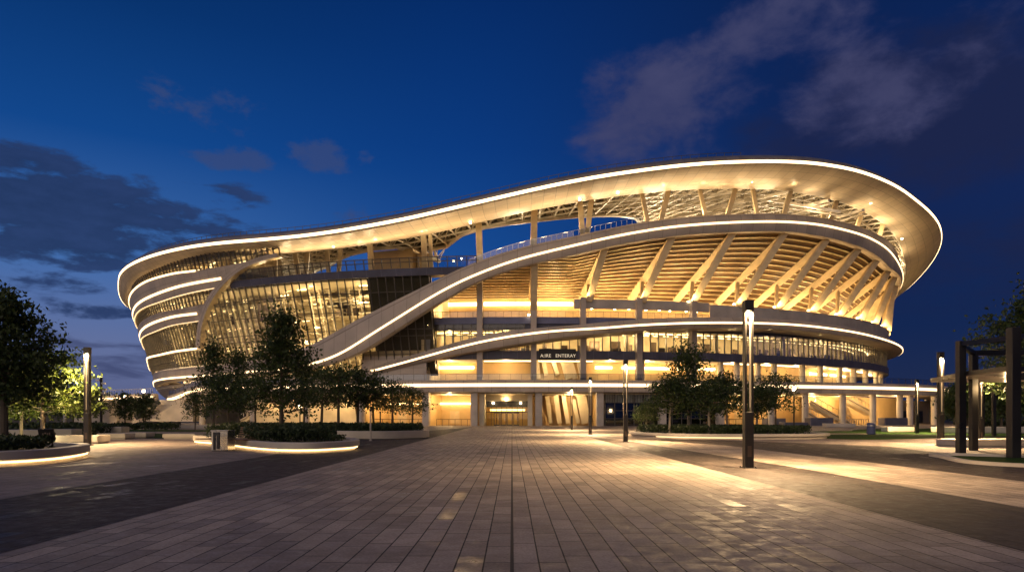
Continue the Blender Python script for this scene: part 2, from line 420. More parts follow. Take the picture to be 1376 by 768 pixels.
for px0, py0, px1, py1 in [(823, 279, 893, 258), (900, 277, 985, 256), (980, 274, 1060, 258), (1062, 282, 1114, 269), (705, 289, 792, 274), (1000, 262, 1130, 285), (905, 292, 1000, 270), (1125, 292, 1160, 282), (760, 283, 860, 266)]:
    a, b = U(px0, py0, 143), U(px1, py1, 134)
    mb.bar(a, b, .5)
    a, b = U(px0, py0+7, 144), U(px1, py1+5, 136); mb.bar(a, b, .3)
part(mb, 'raking_truss', 'truss', roof)

# ---- ribbon canopy sweeping from the left foot over the bowl
rb_led = RB.prof([(197, 517), (206, 513), (227.5, 508), (252, 506), (276, 504.5), (326, 500), (370, 496.5), (405, 492), (433, 485), (464, 472), (494, 452), (529, 430.5), (562, 409.5), (606, 384), (640, 368.5), (667, 358), (700, 347), (736, 338), (772, 329.5), (831, 316.5), (897, 305.5), (963, 299.8), (1000, 298.2), (1040, 297.6), (1067, 298.5), (1111, 303.5), (1155, 314.5), (1188, 331)],
                 ext=[(-110, 9.6), (-85, 9.6), (-70, 9.8), (60, 37.0), (70, 35.8), (80, 33.0), (90, 30.0), (120, 28)])
rb_top = RB.prof([(197, 502), (217, 496), (252, 492), (276, 490), (326, 484), (370, 477), (395, 471), (420, 460), (455, 440), (485, 424), (518, 407.5), (570, 382), (610, 362), (650, 346), (700, 330.5), (760, 318), (800, 309.5), (850, 299), (915, 290.5), (960, 287), (1000, 285.5), (1050, 285), (1100, 289.5), (1150, 300), (1188, 316), (1204, 330)],
                 ext=[(-110, 11.6), (-85, 11.8), (-70, 12.2), (60, 39.4), (70, 38.6), (80, 35.5), (90, 32), (120, 30)])
rb_bot = RB.prof([(199, 521), (228, 513), (252, 511), (276, 510), (326, 505), (370, 502), (405, 498), (445, 489), (475, 478), (500, 464), (530, 445), (562, 424), (600, 401), (643, 378), (700, 358.5), (740, 349.5), (777, 342), (831, 329.5), (875, 322), (920, 316.5), (958, 313.8), (1000, 312), (1067, 312.3), (1111, 319), (1155, 331), (1183, 345.5), (1200, 362)],
                 ext=[(-110, 8.8), (-85, 8.8), (-70, 9.0), (60, 35.3), (70, 34.2), (80, 31.5), (90, 28.5), (120, 26)])
Tb = ths(R(-100), R(112), .8)
def clampz(f, lo): return lambda t: max(f(t), lo(t))
rb_topc = lambda t: max(rb_top(t), rb_led(t)+.5)
rb_botc = lambda t: min(rb_bot(t), rb_led(t)-.4)
mb = MB()
loft(mb, [lambda t: RB.P(t, rb_topc(t)-.5, -4.5), lambda t: RB.P(t, rb_topc(t), -.9), lambda t: RB.P(t, rb_topc(t)-.25, -.35), lambda t: RB.P(t, rb_led(t)+.24, 0),
          lambda t: RB.P(t, rb_led(t)-.24, 0), lambda t: RB.P(t, rb_botc(t)+.2, -.35), lambda t: RB.P(t, rb_botc(t), -.8), lambda t: RB.P(t, rb_botc(t)+.6, -3.2)], Tb)
ribbon = part(mb, 'ribbon_canopy', 'clad', smooth=True)
strip(ribbon, RB, rb_led, Tb, h=.17, off=.0)
mb = MB(); prev = None; mg = MB()
t0 = RB.inv(628, 350)[0]; t1 = RB.inv(868, 295)[0]
for t in ths(t0, t1, .55):
    p = RB.P(t, rb_topc(t)-.1, -1.6); q = (p[0], p[1], p[2]+1.25); mb.bar(p, q, .06)
    if prev: mb.bar(prev[1], q, .07); mg.poly([prev[0], p, q, prev[1]])
    prev = (p, q)
rr = part(mb, 'railing', 'steel', ribbon); part(mg, 'glass_panel', 'rail_glass', rr)

# ---- lower ring canopy
rg_led = RG.prof([(501, 498), (551, 484.5), (595, 472), (639, 460.5), (683, 452), (720, 447), (744, 444.3), (798, 441.5), (853, 437), (919, 434), (1000, 433.6), (1067, 436), (1111, 440.5), (1155, 447.5), (1188, 456)],
                 ext=[(61, 18.4), (75, 18.1), (90, 18), (115, 18)])
rg_top = RG.prof([(497, 494.5), (551, 478.5), (595, 465), (639, 452), (683, 443.5), (720, 440), (772, 436), (831, 430), (875, 427.5), (919, 426), (980, 426), (1056, 428.5), (1133, 437), (1160, 443)],
                 ext=[(61, 19.2), (75, 18.9), (90, 18.8), (115, 18.8)])
rg_bot = RG.prof([(498, 500.5), (508, 499.8), (551, 489.5), (595, 479), (639, 471), (683, 463.5), (720, 457.5), (750, 453), (798, 448.5), (850, 444), (919, 440), (1000, 440), (1067, 442.5), (1111, 447), (1155, 454)],
                 ext=[(61, 17.9), (75, 17.6), (90, 17.5), (115, 17.5)])
tg0 = RG.inv(498, 498)[0]; Tg = ths(tg0, R(108), .8)
def inn(t): return 4.4*sstep(R(-13), R(4), t)+.8
mb = MB()
loft(mb, [lambda t: RG.P(t, rg_top(t)+.35, -inn(t)), lambda t: RG.P(t, max(rg_top(t), rg_led(t)+.35), -.6), lambda t: RG.P(t, rg_led(t)+.21, 0), lambda t: RG.P(t, rg_led(t)-.21, 0),
          lambda t: RG.P(t, min(rg_bot(t), rg_led(t)-.3), -.5), lambda t: RG.P(t, min(rg_bot(t)-.0, rg_led(t)-.3)-.15, -inn(t)-.6)], Tg)
ring = part(mb, 'ring_canopy', 'clad', smooth=True)
strip(ring, RG, rg_led, Tg, h=.16, off=.0)

# ---- floors, spandrels and glazing of the right facade
tF0 = FA.inv(575, 470)[0]; TF = ths(tF0, R(108), .9)
def band(name, mat, z0, z1, off=0.0, T=TF, inner=1.2, sf=FA, parent=None, **k):
    mb = MB()
    loft(mb, [lambda t: sf.P(t, z1, off-inner), lambda t: sf.P(t, z1, off), lambda t: sf.P(t, z0, off), lambda t: sf.P(t, z0, off-inner)], T)
    return part(mb, name, mat, parent, **k)
spandrel = band('spandrel', 'dark_slab', 12.4, 14.0, .3)
band('spandrel', 'dark_slab', 17.9, 19.2, -.2)
tb950 = FA.inv(952, 415)[0]; tb770 = FA.inv(771, 405)[0]; tb855 = FA.inv(870, 430)[0]
band('floor_slab', 'blue_slab', 19.0, 20.25, .25, ths(tF0, tb950, .9))
pw = band('parapet_wall', 'concrete', 19.4, 23.3, .4, ths(tb950, R(108), .9), inner=.5)
band('parapet_wall', 'concrete', 21.9, 23.6, .35, ths(tb770, tb950, .9), inner=.6)
def slab(name, mat, z0, z1, T, o0, o1, sf=FA, parent=None):
    mb = MB(); loft(mb, [lambda t: sf.P(t, z1, o0), lambda t: sf.P(t, z1, o1), lambda t: sf.P(t, z0, o1), lambda t: sf.P(t, z0, o0), lambda t: sf.P(t, z1, o0)], T)
    return part(mb, name, mat, parent)
slab('floor_slab', 'floor_int', 20.0, 20.2, ths(tF0, tb950, .9), -16, -.95)
slab('floor_slab', 'cream', 18.0, 18.3, TF, -12, -1.45)
slab('floor_slab', 'floor_int', 13.6, 13.9, TF, -12, -.95)
slab('floor_slab', 'cream', 12.45, 12.6, TF, -12, -.95)
def wall(name, mat, z0, z1, T, off, sf=FA, parent=None):
    mb = MB(); loft(mb, [lambda t: sf.P(t, z1, off), lambda t: sf.P(t, z0, off)], T); return part(mb, name, mat, parent)
wall('interior_wall', 'cream', 13.9, 18.0, TF, -10)
wall('interior_wall', 'ochre', 8.4, 12.45, TF, -8)
wall('interior_wall', 'ochre', 20.2, 26.4, ths(tF0-R(3), R(60), .9), -14.5)
# glazing band
def glazing(name, z0f, z1f, T, off, step, sf, hz=(), mat='glass', w=.14, dmul=.22, parent=None, zmin=None):
    mg = MB(); loft(mg, [lambda t: sf.P(t, max(z1f(t), z0f(t)), off), lambda t: sf.P(t, z0f(t), off)], T)
    g = part(mg, name, mat, parent)
    mm = MB(); a, b = T[0], T[-1]
    L_ = arclen([sf.P(t, z0f(t), off) for t in T]); n = max(2, int(L_[-1]/step))
    for i in range(n+1):
        t = float(np.interp(L_[-1]*i/n, L_, T)); z0, z1 = z0f(t), z1f(t)
        if z1-z0 < .3: continue
        a_, b_ = Vector(sf.P(t, z0, off)), Vector(sf.P(t, z1, off))
        d = Vector((sf.P(t, z0, off+1))) - a_; d.z = 0; d.normalize()
        tz = (b_-a_).normalized(); x = d.cross(tz).normalized()
        mm.box((a_+b_)/2+d*dmul*.5, (w, dmul, (b_-a_).length), ax=(x, x.cross(tz)*-1, tz))
    for h in hz:
        hf = h if callable(h) else (lambda t, h=h: h)
        Th = [t for t in T if z0f(t)+.05 < hf(t) < z1f(t)-.05]
        run = []
        for t in T:
            ok = z0f(t)+.02 < hf(t) < z1f(t)-.02
            if ok: run.append(t)
            if (not ok or t == T[-1]) and len(run) > 1:
                loft(mm, [lambda q: sf.P(q, hf(q)+w*.45, off-.02), lambda q: sf.P(q, hf(q)+w*.45, off+.13), lambda q: sf.P(q, hf(q)-w*.45, off+.13), lambda q: sf.P(q, hf(q)-w*.45, off-.02)], run); run = []
            elif not ok: run = []
    part(mm, 'mullions', 'mullion', g)
    return g
cst = lambda z: (lambda t: z)
glazing('window_band', cst(14.0), cst(17.95), TF, -.25, 1.55, FA, hz=(17.2,), w=.16)
tsign = FA.inv(790, 470)[0]
glazing('window_band', cst(14.0), cst(19.0), ths(tF0, FA.inv(705, 450)[0], .9), .05, 1.6, FA, hz=(16.9, 18.2), w=.12)
# spandrel ticks, gallery handrails
def railing(sf, T, z, off, h=1.1, parent=None, mat='bronze', every=1, gl=True):
    mb = MB(); mg = MB(); prev = None
    for i, t in enumerate(T):
        p, q = sf.P(t, z, off), sf.P(t, z+h, off); 
        if i % every == 0: mb.bar(p, q, .06)
        if prev: mb.bar(prev[1], q, .07); mg.poly([prev[0], p, q, prev[1]])
        prev = (p, q)
    r = part(mb, 'railing', mat, parent)
    if gl: part(mg, 'glass_panel', 'rail_glass', r)
    return r
railing(FA, ths(tF0, tb950, .8), 20.25, .1)

# ---- podium
def pod_ab(th, z): return (103.2, 80.2)
PD = Surf(3, 205, pod_ab)
pod_pts = [PD.P(t, 0)[:2] for t in ths(PD.inv(225, 534)[0], 0, 1.2)] + [(17, 125.5), (30, 127.0), (45, 129.6), (60, 133.2), (75, 138.6), (89, 145.5), (104, 158.5), (116, 174), (128, 196), (136, 225)]
# resample smoothly
def smooth_line(pts, step=2.0):
    P = np.array(pts); s = np.r_[0, np.cumsum(np.hypot(*np.diff(P, axis=0).T))]
    fx, fy = pchip(s, P[:, 0]), pchip(s, P[:, 1]); n = int(s[-1]/step)
    return [(fx(s[-1]*i/n), fy(s[-1]*i/n)) for i in range(n+1)]
PL = smooth_line(pod_pts)
def nrm(i):
    a, b = PL[max(i-1, 0)], PL[min(i+1, len(PL)-1)]; d = Vector((b[0]-a[0], b[1]-a[1], 0)).normalized(); return Vector((d.y, -d.x, 0))
PN = [nrm(i) for i in range(len(PL))]
def podz(px):   # the light strip dips at its left tip
    return 7.55 - 1.9*(1-sstep(225, 268, px))
def pl_px(i): return HX+F*PL[i][0]/PL[i][1]
def prail(dz, off, flat=None):
    return [(PL[i][0]+PN[i].x*off, PL[i][1]+PN[i].y*off, (podz(pl_px(i))+dz) if flat is None else flat) for i in range(len(PL))]
mb = MB(); us = arclen(prail(0, 0)); rows = [prail(.9, -9), prail(.95, -.1), prail(.9, 0), prail(.27, 0), prail(-.27, 0), prail(-1.25, -.15), prail(-1.35, -1.2), prail(-1.35, -9)]
mb.grid(rows, us, arclen([r[len(PL)//2] for r in rows])); podium = part(mb, 'podium_canopy', 'clad', smooth=True)
mb = MB(); mb.grid([prail(.27, -.1), prail(.27, .1), prail(-.27, .1), prail(-.27, -.1)]); part(mb, 'light_strip', 'led', podium)
mb = MB(); mg = MB()
tr_ = prail(.95, -.35)
for i in range(len(PL)):
    p = tr_[i]; q = (p[0], p[1], p[2]+1.1); mb.bar(p, q, .05)
    if i: a = tr_[i-1]; b = (a[0], a[1], a[2]+1.1); mb.bar(b, q, .06); mg.poly([a, p, q, b])
rl = part(mb, 'railing', 'bronze', podium); part(mg, 'glass_panel', 'rail_glass', rl)

def nearest_i(px): return min(range(len(PL)), key=lambda i: abs(pl_px(i)-px))
def on_podium(px, off):
    i = nearest_i(px); i = min(max(i, 1), len(PL)-2)
    best = None
    for k in range(i-1, i+1):
        a, b = PL[k], PL[k+1]
        for s in np.linspace(0, 1, 11):
            x, y = a[0]+(b[0]-a[0])*s+PN[i].x*off, a[1]+(b[1]-a[1])*s+PN[i].y*off; e = abs(HX+F*x/y-px)
            if best is None or e < best[0]: best = (e, x, y)
    n = PN[i]; return Vector((best[1], best[2], 0)), n, Vector((-n.y, n.x, 0))
# ground floor columns
colpx = [235, 267.5, 340, 412, 486, 573, 638, 724, 806, 890, 968, 1036, 1082, 1132.5, 1175, 1211, 1223, 1246, 1262]
for px in colpx:
    p, n, tg = on_podium(px, -1.6)
    mb = MB()
    if px < 560 or px > 1000: mb.lathe(p, [(.62, 0), (.62, 6.2)], 20)
    else: mb.box(p+Vector((0, 0, 3.1)), (1.25, 1.25, 6.2), math.atan2(tg.y, tg.x))
    part(mb, 'column', 'pale_concrete', podium, smooth=True)
# upper columns through gallery and deck
for px, z1 in [(645, 30.5), (717, 33.5), (783, 23.8), (858, 23.9), (931, 23.7)]:
    th, _ = FA.inv(px, 420, .6)
    p = Vector(FA.P(th, 0, .75)); n = Vector((math.sin(th), -math.cos(th), 0))
    mb = MB(); z0 = 8.4
    mb.box((p.x, p.y, (z0+z1)/2), (1.05, 1.0, z1-z0), th*1.0)
    part(mb, 'column', 'clad', stadium)
for px in (575, 862, 968, 990, 1018, 1040, 1078, 1102, 1128, 1147, 1163, 1177, 1187):
    th, _ = FA.inv(px, 495, -1.5); p = FA.P(th, 0, -1.5); mb = MB(); mb.lathe((p[0], p[1], 0), [(.6, 8.4), (.6, 12.45)], 14)
    part(mb, 'column', 'cream', stadium, smooth=True)

# gallery light coves (level two), window level and bowl-foot lights
def cove(T, z, off, sf=FA, h=.12, mat='cove', name='cove_light', parent=None, w=.35):
    mb = MB(); loft(mb, [lambda t: sf.P(t, z, off), lambda t: sf.P(t, z, off+w), lambda t: sf.P(t, z-h, off+w), lambda t: sf.P(t, z-h, off), lambda t: sf.P(t, z, off)], T)
    return part(mb, name, mat, parent)
def pxT(a, b, off=0, sf=FA, y=480): return ths(sf.inv(a, y, off)[0], sf.inv(b, y, off)[0], .9)
for a, b in [(584, 637), (800, 822), (836, 900), (910, 960), (1088, 1110), (1116, 1135), (1150, 1170)]:
    cove(pxT(a, b, -7.5), 11.7, -7.6, h=.5)
for a, b in [(650, 716), (724, 798), (975, 1080), (1120, 1180)]:
    cove(pxT(a, b, -3), 12.40, -4, h=.06, w=.5, mat='ceil_light')
for a, b in [(590, 644), (650, 716), (722, 770)]:
    cove(pxT(a, b, -14), 25.4, -14.2, h=.7, mat='cove')
# ceiling lights over the deck behind the beam
for px in (795, 826, 845, 868, 886, 900, 922, 936):
    th, z = FA.inv(px, 412, -3.5); p = FA.P(th, 22.6, -3.5); mb = MB(); mb.lathe((p[0], p[1], p[2]), [(0, -.25), (.2, -.2), (.25, 0), (0, .02)], 10)
    part(mb, 'downlight', 'bulb', stadium)
# rooms behind the window band: ceiling panels, partitions, people-height furniture
mbp, mbl, mbf = MB(), MB(), MB()
t = tF0+R(.8); k = 0
while t < R(70):
    k += 1
    mid = FA.P(t, 17.8, -4.5); mbl.box((mid[0], mid[1], 17.9), (1.8, .3, .10), t+random.uniform(-.3, .3))
    m2 = FA.P(t+R(.4), 17.8, -7.5); mbl.box((m2[0], m2[1], 17.9), (1.2, .2, .08), t)
    if k % 2 == 0:
        p = FA.P(t, 0, random.uniform(-8, -2)); h = random.uniform(.7, 1.5); mbf.box((p[0], p[1], 13.9+h/2), (random.uniform(.4, 2), .5, h), t)
    if k % 2: 
        p = FA.P(t, 0, random.uniform(-6, -3)); (k % 8 == 1) and mbp.box((p[0], p[1], 15.9), (.7, .7, 4.1), t)
    t += R(1.35)
mw = MB(); t = tF0+R(1)
while t < R(75):
    h = random.choice((1.2, 2.4, 2.4, 3.0)); z = 13.95+(0 if h > 2 else .9); p = FA.P(t, z+h/2, -9.85); mw.box(p, (random.uniform(.5, 2.4), .1, h), t); t += R(random.uniform(1.2, 3.2))
part(mw, 'wall_panels', 'bronze')
part(mbl, 'ceiling_lights', 'ceil_light'); part(mbf, 'furniture', 'dark_int'); part(mbp, 'partition_walls', 'pale_concrete')
# sign lettering on the spandrel
tx = FA.inv(726, 473)[0]; ty = FA.inv(771, 473)[0]
p0, p1 = Vector(FA.P(tx, 13.35, .5)), Vector(FA.P(ty, 13.35, .5)); d = (p1-p0); d.z = 0; ang = math.atan2(d.y, d.x)
mb = MB(); mb.box(((p0.x+p1.x)/2, (p0.y+p1.y)/2-.05, 13.25), (d.length+.6, .2, 2.1), ang); sign = part(mb, 'sign_panel', 'dark_int')
tc_ = bpy.data.curves.new('lettering', 'FONT'); tc_.body = 'A:IRE   ENTERAY'; tc_.size = .86; tc_.extrude = .03; tc_.space_character = 1.05
to = bpy.data.objects.new('lettering', tc_); C.objects.link(to)
to.rotation_euler = (R(90), 0, ang); off = Vector((math.sin(ang), -math.cos(ang), 0))*.2; to.location = (p0.x+off.x-.05, p0.y+off.y, 12.75); tc_.materials.append(M['letter'])
bpy.context.view_layer.update()
lm = bpy.data.meshes.new_from_object(to); lo = bpy.data.objects.new('lettering', lm); C.objects.link(lo); lo.location = to.location; lo.rotation_euler = to.rotation_euler
bpy.data.objects.remove(to); lo.name = 'lettering'; lo.parent = sign

# diagonal lit fins on the gallery behind the entry and ground floor
def fins(lst, Yb, parent=None):
    mb = MB()
    for px0, py0, px1, py1, w in lst: mb.bar(U(px0, py0, Yb), U(px1, py1, Yb+1.5), w, .35, up=(0, 1, 0))
    return part(mb, 'raking_fins', 'cream', parent)
fins([(722, 484, 724, 508, .7), (730, 484, 734, 503, .8), (743, 484, 749, 503, .8), (758, 484, 765, 508, 1.6), (766, 484, 773, 508, 1.0), (776, 484, 781, 508, .5)], 133)
fins([(735, 531, 740, 568, .8), (747, 531, 752, 568, .9), (757, 531, 763, 568, .8), (770, 536, 777, 568, .8), (780, 529, 788, 568, 1.9), (802, 530, 803, 568, .5)], 134)

# ---- ground floor rooms
def bayframe(a, b, off=-3.0):
    pa, _, _ = on_podium(a, off); pb, _, _ = on_podium(b, off); d = pb-pa; w = d.length; d.normalize(); inw = Vector((-d.y, d.x, 0))
    return pa, d, inw, w
def bbox(mb, fr, u0, u1, v0, v1, z0, z1):
    pa, d, inw, w = fr; c = pa+d*((u0+u1)/2)+inw*((v0+v1)/2); mb.box((c.x, c.y, (z0+z1)/2), (abs(u1-u0), abs(v1-v0), z1-z0), math.atan2(d.y, d.x))
mb = MB(); mb2 = MB()
for a, b in [(300, 486), (486, 573), (573, 638), (638, 724), (724, 806), (806, 890), (890, 968), (968, 1036), (1036, 1082), (1082, 1132), (1132, 1175)]:
    fr = bayframe(a, b); w = fr[3]
    bbox(mb, fr, -.3, w+.3, 9.0, 9.4, 0, 6.2)
    if a < 1036: bbox(mb, fr, w-.2, w+.1, 1, 9, 0, 6.2)
    bbox(mb2, fr, -.3, w+.3, -.2, 9, 6.0, 6.15)
part(mb, 'interior_wall', 'ochre', podium); part(mb2, 'ceiling', 'cream', podium)
# waiting hall bay
for a, b, dl_ in [(573, 638, 1), (486, 573, 1), (968, 1036, 1)]:
    fr = bayframe(a, b); w = fr[3]; mb = MB(); bbox(mb, fr, .6, w-.3, 8.4, 8.9, 4.2, 4.55); part(mb, 'cove_light', 'cove', podium)
    mb = MB(); 
    for k in range(7): bbox(mb, fr, 1.5+k*(w-2)/6, 1.58+k*(w-2)/6, 2, 2.08, 0, 1.2)
    bbox(mb, fr, 1.5, w-.5, 2, 2.1, 1.2, 1.3); bbox(mb, fr, 1.5, w-.5, 2, 2.1, .15, .22); part(mb, 'barrier', 'bronze', podium)
    mb = MB(); bbox(mb, fr, w*.3, w*.3+1.9, 8.9, 8.97, .4, 2.9); part(mb, 'door', 'beam', podium); mb = MB(); bbox(mb, fr, w*.75, w*.75+1.6, 8.9, 8.97, .4, 2.9); part(mb, 'door', 'beam', podium)
# entrance portal
fr = bayframe(638, 724, -2.2); w = fr[3]
mb = MB(); bbox(mb, fr, .8, 1.8, 0, 5, 0, 6.1); bbox(mb, fr, w-2.0, w-1.1, 0, 5, 0, 6.1); bbox(mb, fr, 1.8, w-2.0, 3.6, 5, 4.75, 6.1); part(mb, 'entrance_portal', 'cream', podium, bevel=.05)
mb = MB(); bbox(mb, fr, 1.8, w-2.0, 4.4, 4.5, 3.6, 4.75); por = part(mb, 'transom_panel', 'dark_int', podium)
mb = MB(); bbox(mb, fr, 1.8, w-2.0, 4.55, 4.58, 0, 3.6); g_ = part(mb, 'glass_front', 'glass', podium)
mb = MB()
for k in range(9): u = 1.8+k*(w-3.8)/8; bbox(mb, fr, u-.05, u+.05, 4.3, 4.5, 0, 3.6)
bbox(mb, fr, 1.8, w-2, 4.3, 4.5, 2.6, 2.75); part(mb, 'mullions', 'bronze', g_)
for k in range(4):
    u = w/2-2.6+k*1.25; mb = MB(); bbox(mb, fr, u, u+.12, 4.15, 4.3, 0, 2.6); bbox(mb, fr, u+1.0, u+1.12, 4.15, 4.3, 0, 2.6); bbox(mb, fr, u, u+1.12, 4.15, 4.3, 2.4, 2.6); bbox(mb, fr, u+.12, u+1.0, 4.15, 4.3, 0, .25)
    dr = part(mb, 'door', 'mullion', podium); mb = MB(); bbox(mb, fr, u+.85, u+.9, 4.02, 4.1, .9, 1.5); part(mb, 'handle', 'steel', dr)
mb = MB(); bbox(mb, fr, 2.4, w-2.6, 7.5, 7.9, 2.9, 3.25); part(mb, 'cove_light', 'cove', podium)
for u in (3.2, w-3.4):
    c = fr[0]+fr[1]*u+fr[2]*4.0; mb = MB(); mb.lathe((c.x, c.y, 4.2), [(0, 0), (.16, .05), (.16, .25), (0, .3)], 10); part(mb, 'downlight', 'bulb', podium)
# dark glass shopfront
fr = bayframe(806, 968, -3.4); w = fr[3]
mb = MB(); bbox(mb, fr, 1, w-.3, 0, .05, 0, 4.4); dg = part(mb, 'shop_glass', 'dark_glass', podium)
mb = MB()
for k in range(13): u = 1+k*(w-1.3)/12; bbox(mb, fr, u-.06, u+.06, -.15, .1, 0, 6)
for z in (1.4, 2.9, 4.4): bbox(mb, fr, 1, w-.3, -.12, .1, z-.06, z+.06)
part(mb, 'mullions', 'mullion', dg)
mb = MB()
for k in range(90): u = 1.1+k*(w-1.5)/90; bbox(mb, fr, u, u+.14, .3+.08*(k % 2), .4+.08*(k % 2), 4.45, 6.0)
part(mb, 'curtain', 'curtain_cloth', podium)
mb = MB(); bbox(mb, fr, w*.05, w*.98, .9, 1.0, .3, 1.3); part(mb, 'counter', 'cream', podium)
mb = MB(); bbox(mb, fr, .6, w-.3, 3.2, 3.3, 0, 6.1); part(mb, 'interior_wall', 'dark_int', podium)
for k, u in enumerate((1.9, 2.6)):
    c = fr[0]+fr[1]*u+fr[2]*.5; mb = MB(); mb.lathe((c.x, c.y, 2.5+.1*k), [(0, -.3), (.22, -.2), (.3, 0), (.22, .2), (0, .3)], 12); part(mb, 'pendant_lamp', 'ceil_light', podium)
# stair hall on the right
def stair(pxa, pya, pxb, pyb, Y, wd=2.6, n=22, mat='cream'):
    a, b = Vector(U(pxa, pya, Y)), Vector(U(pxb, pyb, Y)); mb = MB()
    for k in range(n):
        c = a.lerp(b, (k+.5)/n); mb.box((c.x, c.y+wd/2, c.z-.25), (abs(b.x-a.x)/n*1.05, wd, .5+abs(b.z-a.z)/n), 0)
    s = part(mb, 'staircase', mat, podium)
    mb = MB(); mb.bar(a+Vector((0, -.1, .3)), b+Vector((0, -.1, .3)), .2, .9, up=(0, 1, 0)); part(mb, 'stair_side', 'pale_concrete', s)
    mb = MB()
    for k in range(8): c = a.lerp(b, k/7); mb.bar(c+Vector((0, -.1, .7)), c+Vector((0, -.1, 1.6)), .07)
    mb.bar(a+Vector((0, -.1, 1.6)), b+Vector((0, -.1, 1.6)), .09); part(mb, 'handrail', 'steel', s)
stair(1088, 540, 1142, 570, 139); stair(1139, 537, 1172, 555, 146); stair(1086, 556, 1110, 571, 138)
stair(322, 567, 362, 544, 152); stair(352, 562, 392, 540, 156)
mb = MB()
for px in (1138, 1172): pass
for px in np.arange(1138, 1172, 3.2): p = U(px, 569, 141); mb.bar((p[0], p[1], 0), (p[0], p[1], 1.2), .1)
p, q = U(1138, 560, 141), U(1172, 560, 141); mb.bar((p[0], p[1], 1.2), (q[0], q[1], 1.2), .1); part(mb, 'barrier', 'steel', podium)
mb = MB(); c = U(1150, 540, 151); mb.box((c[0], c[1], 3), (34, .4, 6.2), .55); part(mb, 'interior_wall', 'ochre', podium)
mb = MB(); c = U(1225, 540, 186); mb.box((c[0], c[1], 3), (44, .4, 6.2), .75); part(mb, 'interior_wall', 'ochre', podium)
for a, b in ((1190, 1200), (1212, 1222), (1229, 1240), (1250, 1258)):
    p, q = U(a, 548, 178), U(b, 548, 184); mb = MB(); mb.box(((p[0]+q[0])/2, (p[1]+q[1])/2, 1.7), (q[0]-p[0], .3, 3.2), .75); part(mb, 'doorway', 'dark_int', podium)

# ---- bowl underside with slats
BI = Surf(3, 205, lambda th, z: (88, 64))
zin = lambda t: 26.3-1.6*sstep(R(25), R(70), t)
def Pin(t): return Vector(BI.P(t, zin(t)))
def Pout(t): return Vector(RB.P(t, max(rb_botc(t)+.5, 31+0*t), -2.2))
def smax(t):
    zr, Yr = rb_topc(t), RB.P(t, 20)[1]; lim = (zr-1.2-CH)/Yr
    a, b = Pin(t), Pout(t)
    for s in np.linspace(1, 0, 41):
        p = a.lerp(b, s)
        if (p.z-CH)/p.y < lim: return max(s, 0.02)
    return 0.02
tS0 = RB.inv(560, 410)[0]; Ts = ths(tS0, R(104), 1.0)
SM = {round(t, 5): smax(t) for t in Ts}
NSL = 15
def bowlP(t, s, push=0.0):
    a, b = Pin(t), Pout(t); p = a.lerp(b, min(s, SM[round(t, 5)])); v = (b-a).normalized()
    n = Vector((math.sin(t), -math.cos(t), 0)).cross(Vector((0, 0, 1))).cross(v).normalized()
    if n.z > 0: n = -n
    return p+n*push
mbs, mbg = MB(), MB()
for k in range(NSL):
    s0, s1, s2 = k/NSL, (k+.20)/NSL, (k+1)/NSL
    run = [t for t in Ts if SM[round(t, 5)] > s0+.01]
    if len(run) < 2: continue
    loft(mbs, [lambda t: bowlP(t, s0, 0), lambda t: bowlP(t, s0, .32), lambda t: bowlP(t, s1, .32), lambda t: bowlP(t, s1, 0)], run)
    loft(mbg, [lambda t: bowlP(t, s1, .05), lambda t: bowlP(t, s2, .05)], run)
bowl = part(mbg, 'bowl_underside', 'slat_gap'); part(mbs, 'slats', 'slat', bowl)
# raking ribs
th1 = FA.inv(717, 400, .4)[0]; th4 = FA.inv(931, 402, .4)[0]; dth = (th4-th1)/3.0
k = 0; th = th1-dth
ribth = []
while th < R(98): ribth.append(th); th += dth
def ribmesh(a, b, w, d):
    mb = MB(); mb.bar(a, b, w, d, up=(0, 1, 0)); return mb
for k, th in enumerate(ribth):
    if k == 0: continue
    lead = min(k-1, 6)*R(1.4)      # the ribs lean along the curve
    te = min(th+lead, R(103)); top = Vector(RB.P(te, max(rb_botc(te), 27)+.6, -1.6))
    foot = Vector(FA.P(th, 23.3 if k > 1 else 20.2, .2)); inner = Vector(BI.P(th*1.09, zin(th)-.6, 3.5))
    b1 = ribmesh(foot, top, 1.25, 1.0)
    rb1 = part(b1, 'rib', 'beam', bowl, bevel=.06)
    b2 = ribmesh(inner, top.lerp(foot, .06), 1.35, .8); part(b2, 'rib', 'beam', bowl, bevel=.06)
    fx = foot.x/foot.y; ss = min(np.linspace(0, 1, 60), key=lambda q: abs(inner.lerp(top, q).x/inner.lerp(top, q).y-fx)); meet = inner.lerp(top, float(min(ss, .8)))
    if k < 9: b3 = MB(); b3.bar(foot+Vector((-.2, .6, -.6)), meet, .6, .5, up=(0, 1, 0)); part(b3, 'strut', 'beam', bowl)
    fb = foot+Vector((math.sin(th)*.2-.9, -.35, .3)); m = MB(); m.lathe((fb.x, fb.y, fb.z), [(0, .22), (.22, .2), (.25, 0), (0, -.02)], 10); part(m, 'uplight', 'spot_lens', bowl)
    up = top-foot
    if k > 1: spot('uplight_lamp', foot+Vector((-.9*math.cos(th), -.9*math.sin(th)-.9, .6)), top+Vector((0, 2.5, 0)), 2400, 130, .35, (1, .66, .29))
    point('bowl_lamp', Pin(th+dth/2)+Vector((math.sin(th)*8, -8*math.cos(th), -2.2)), 2500, .9, (1, .66, .29))

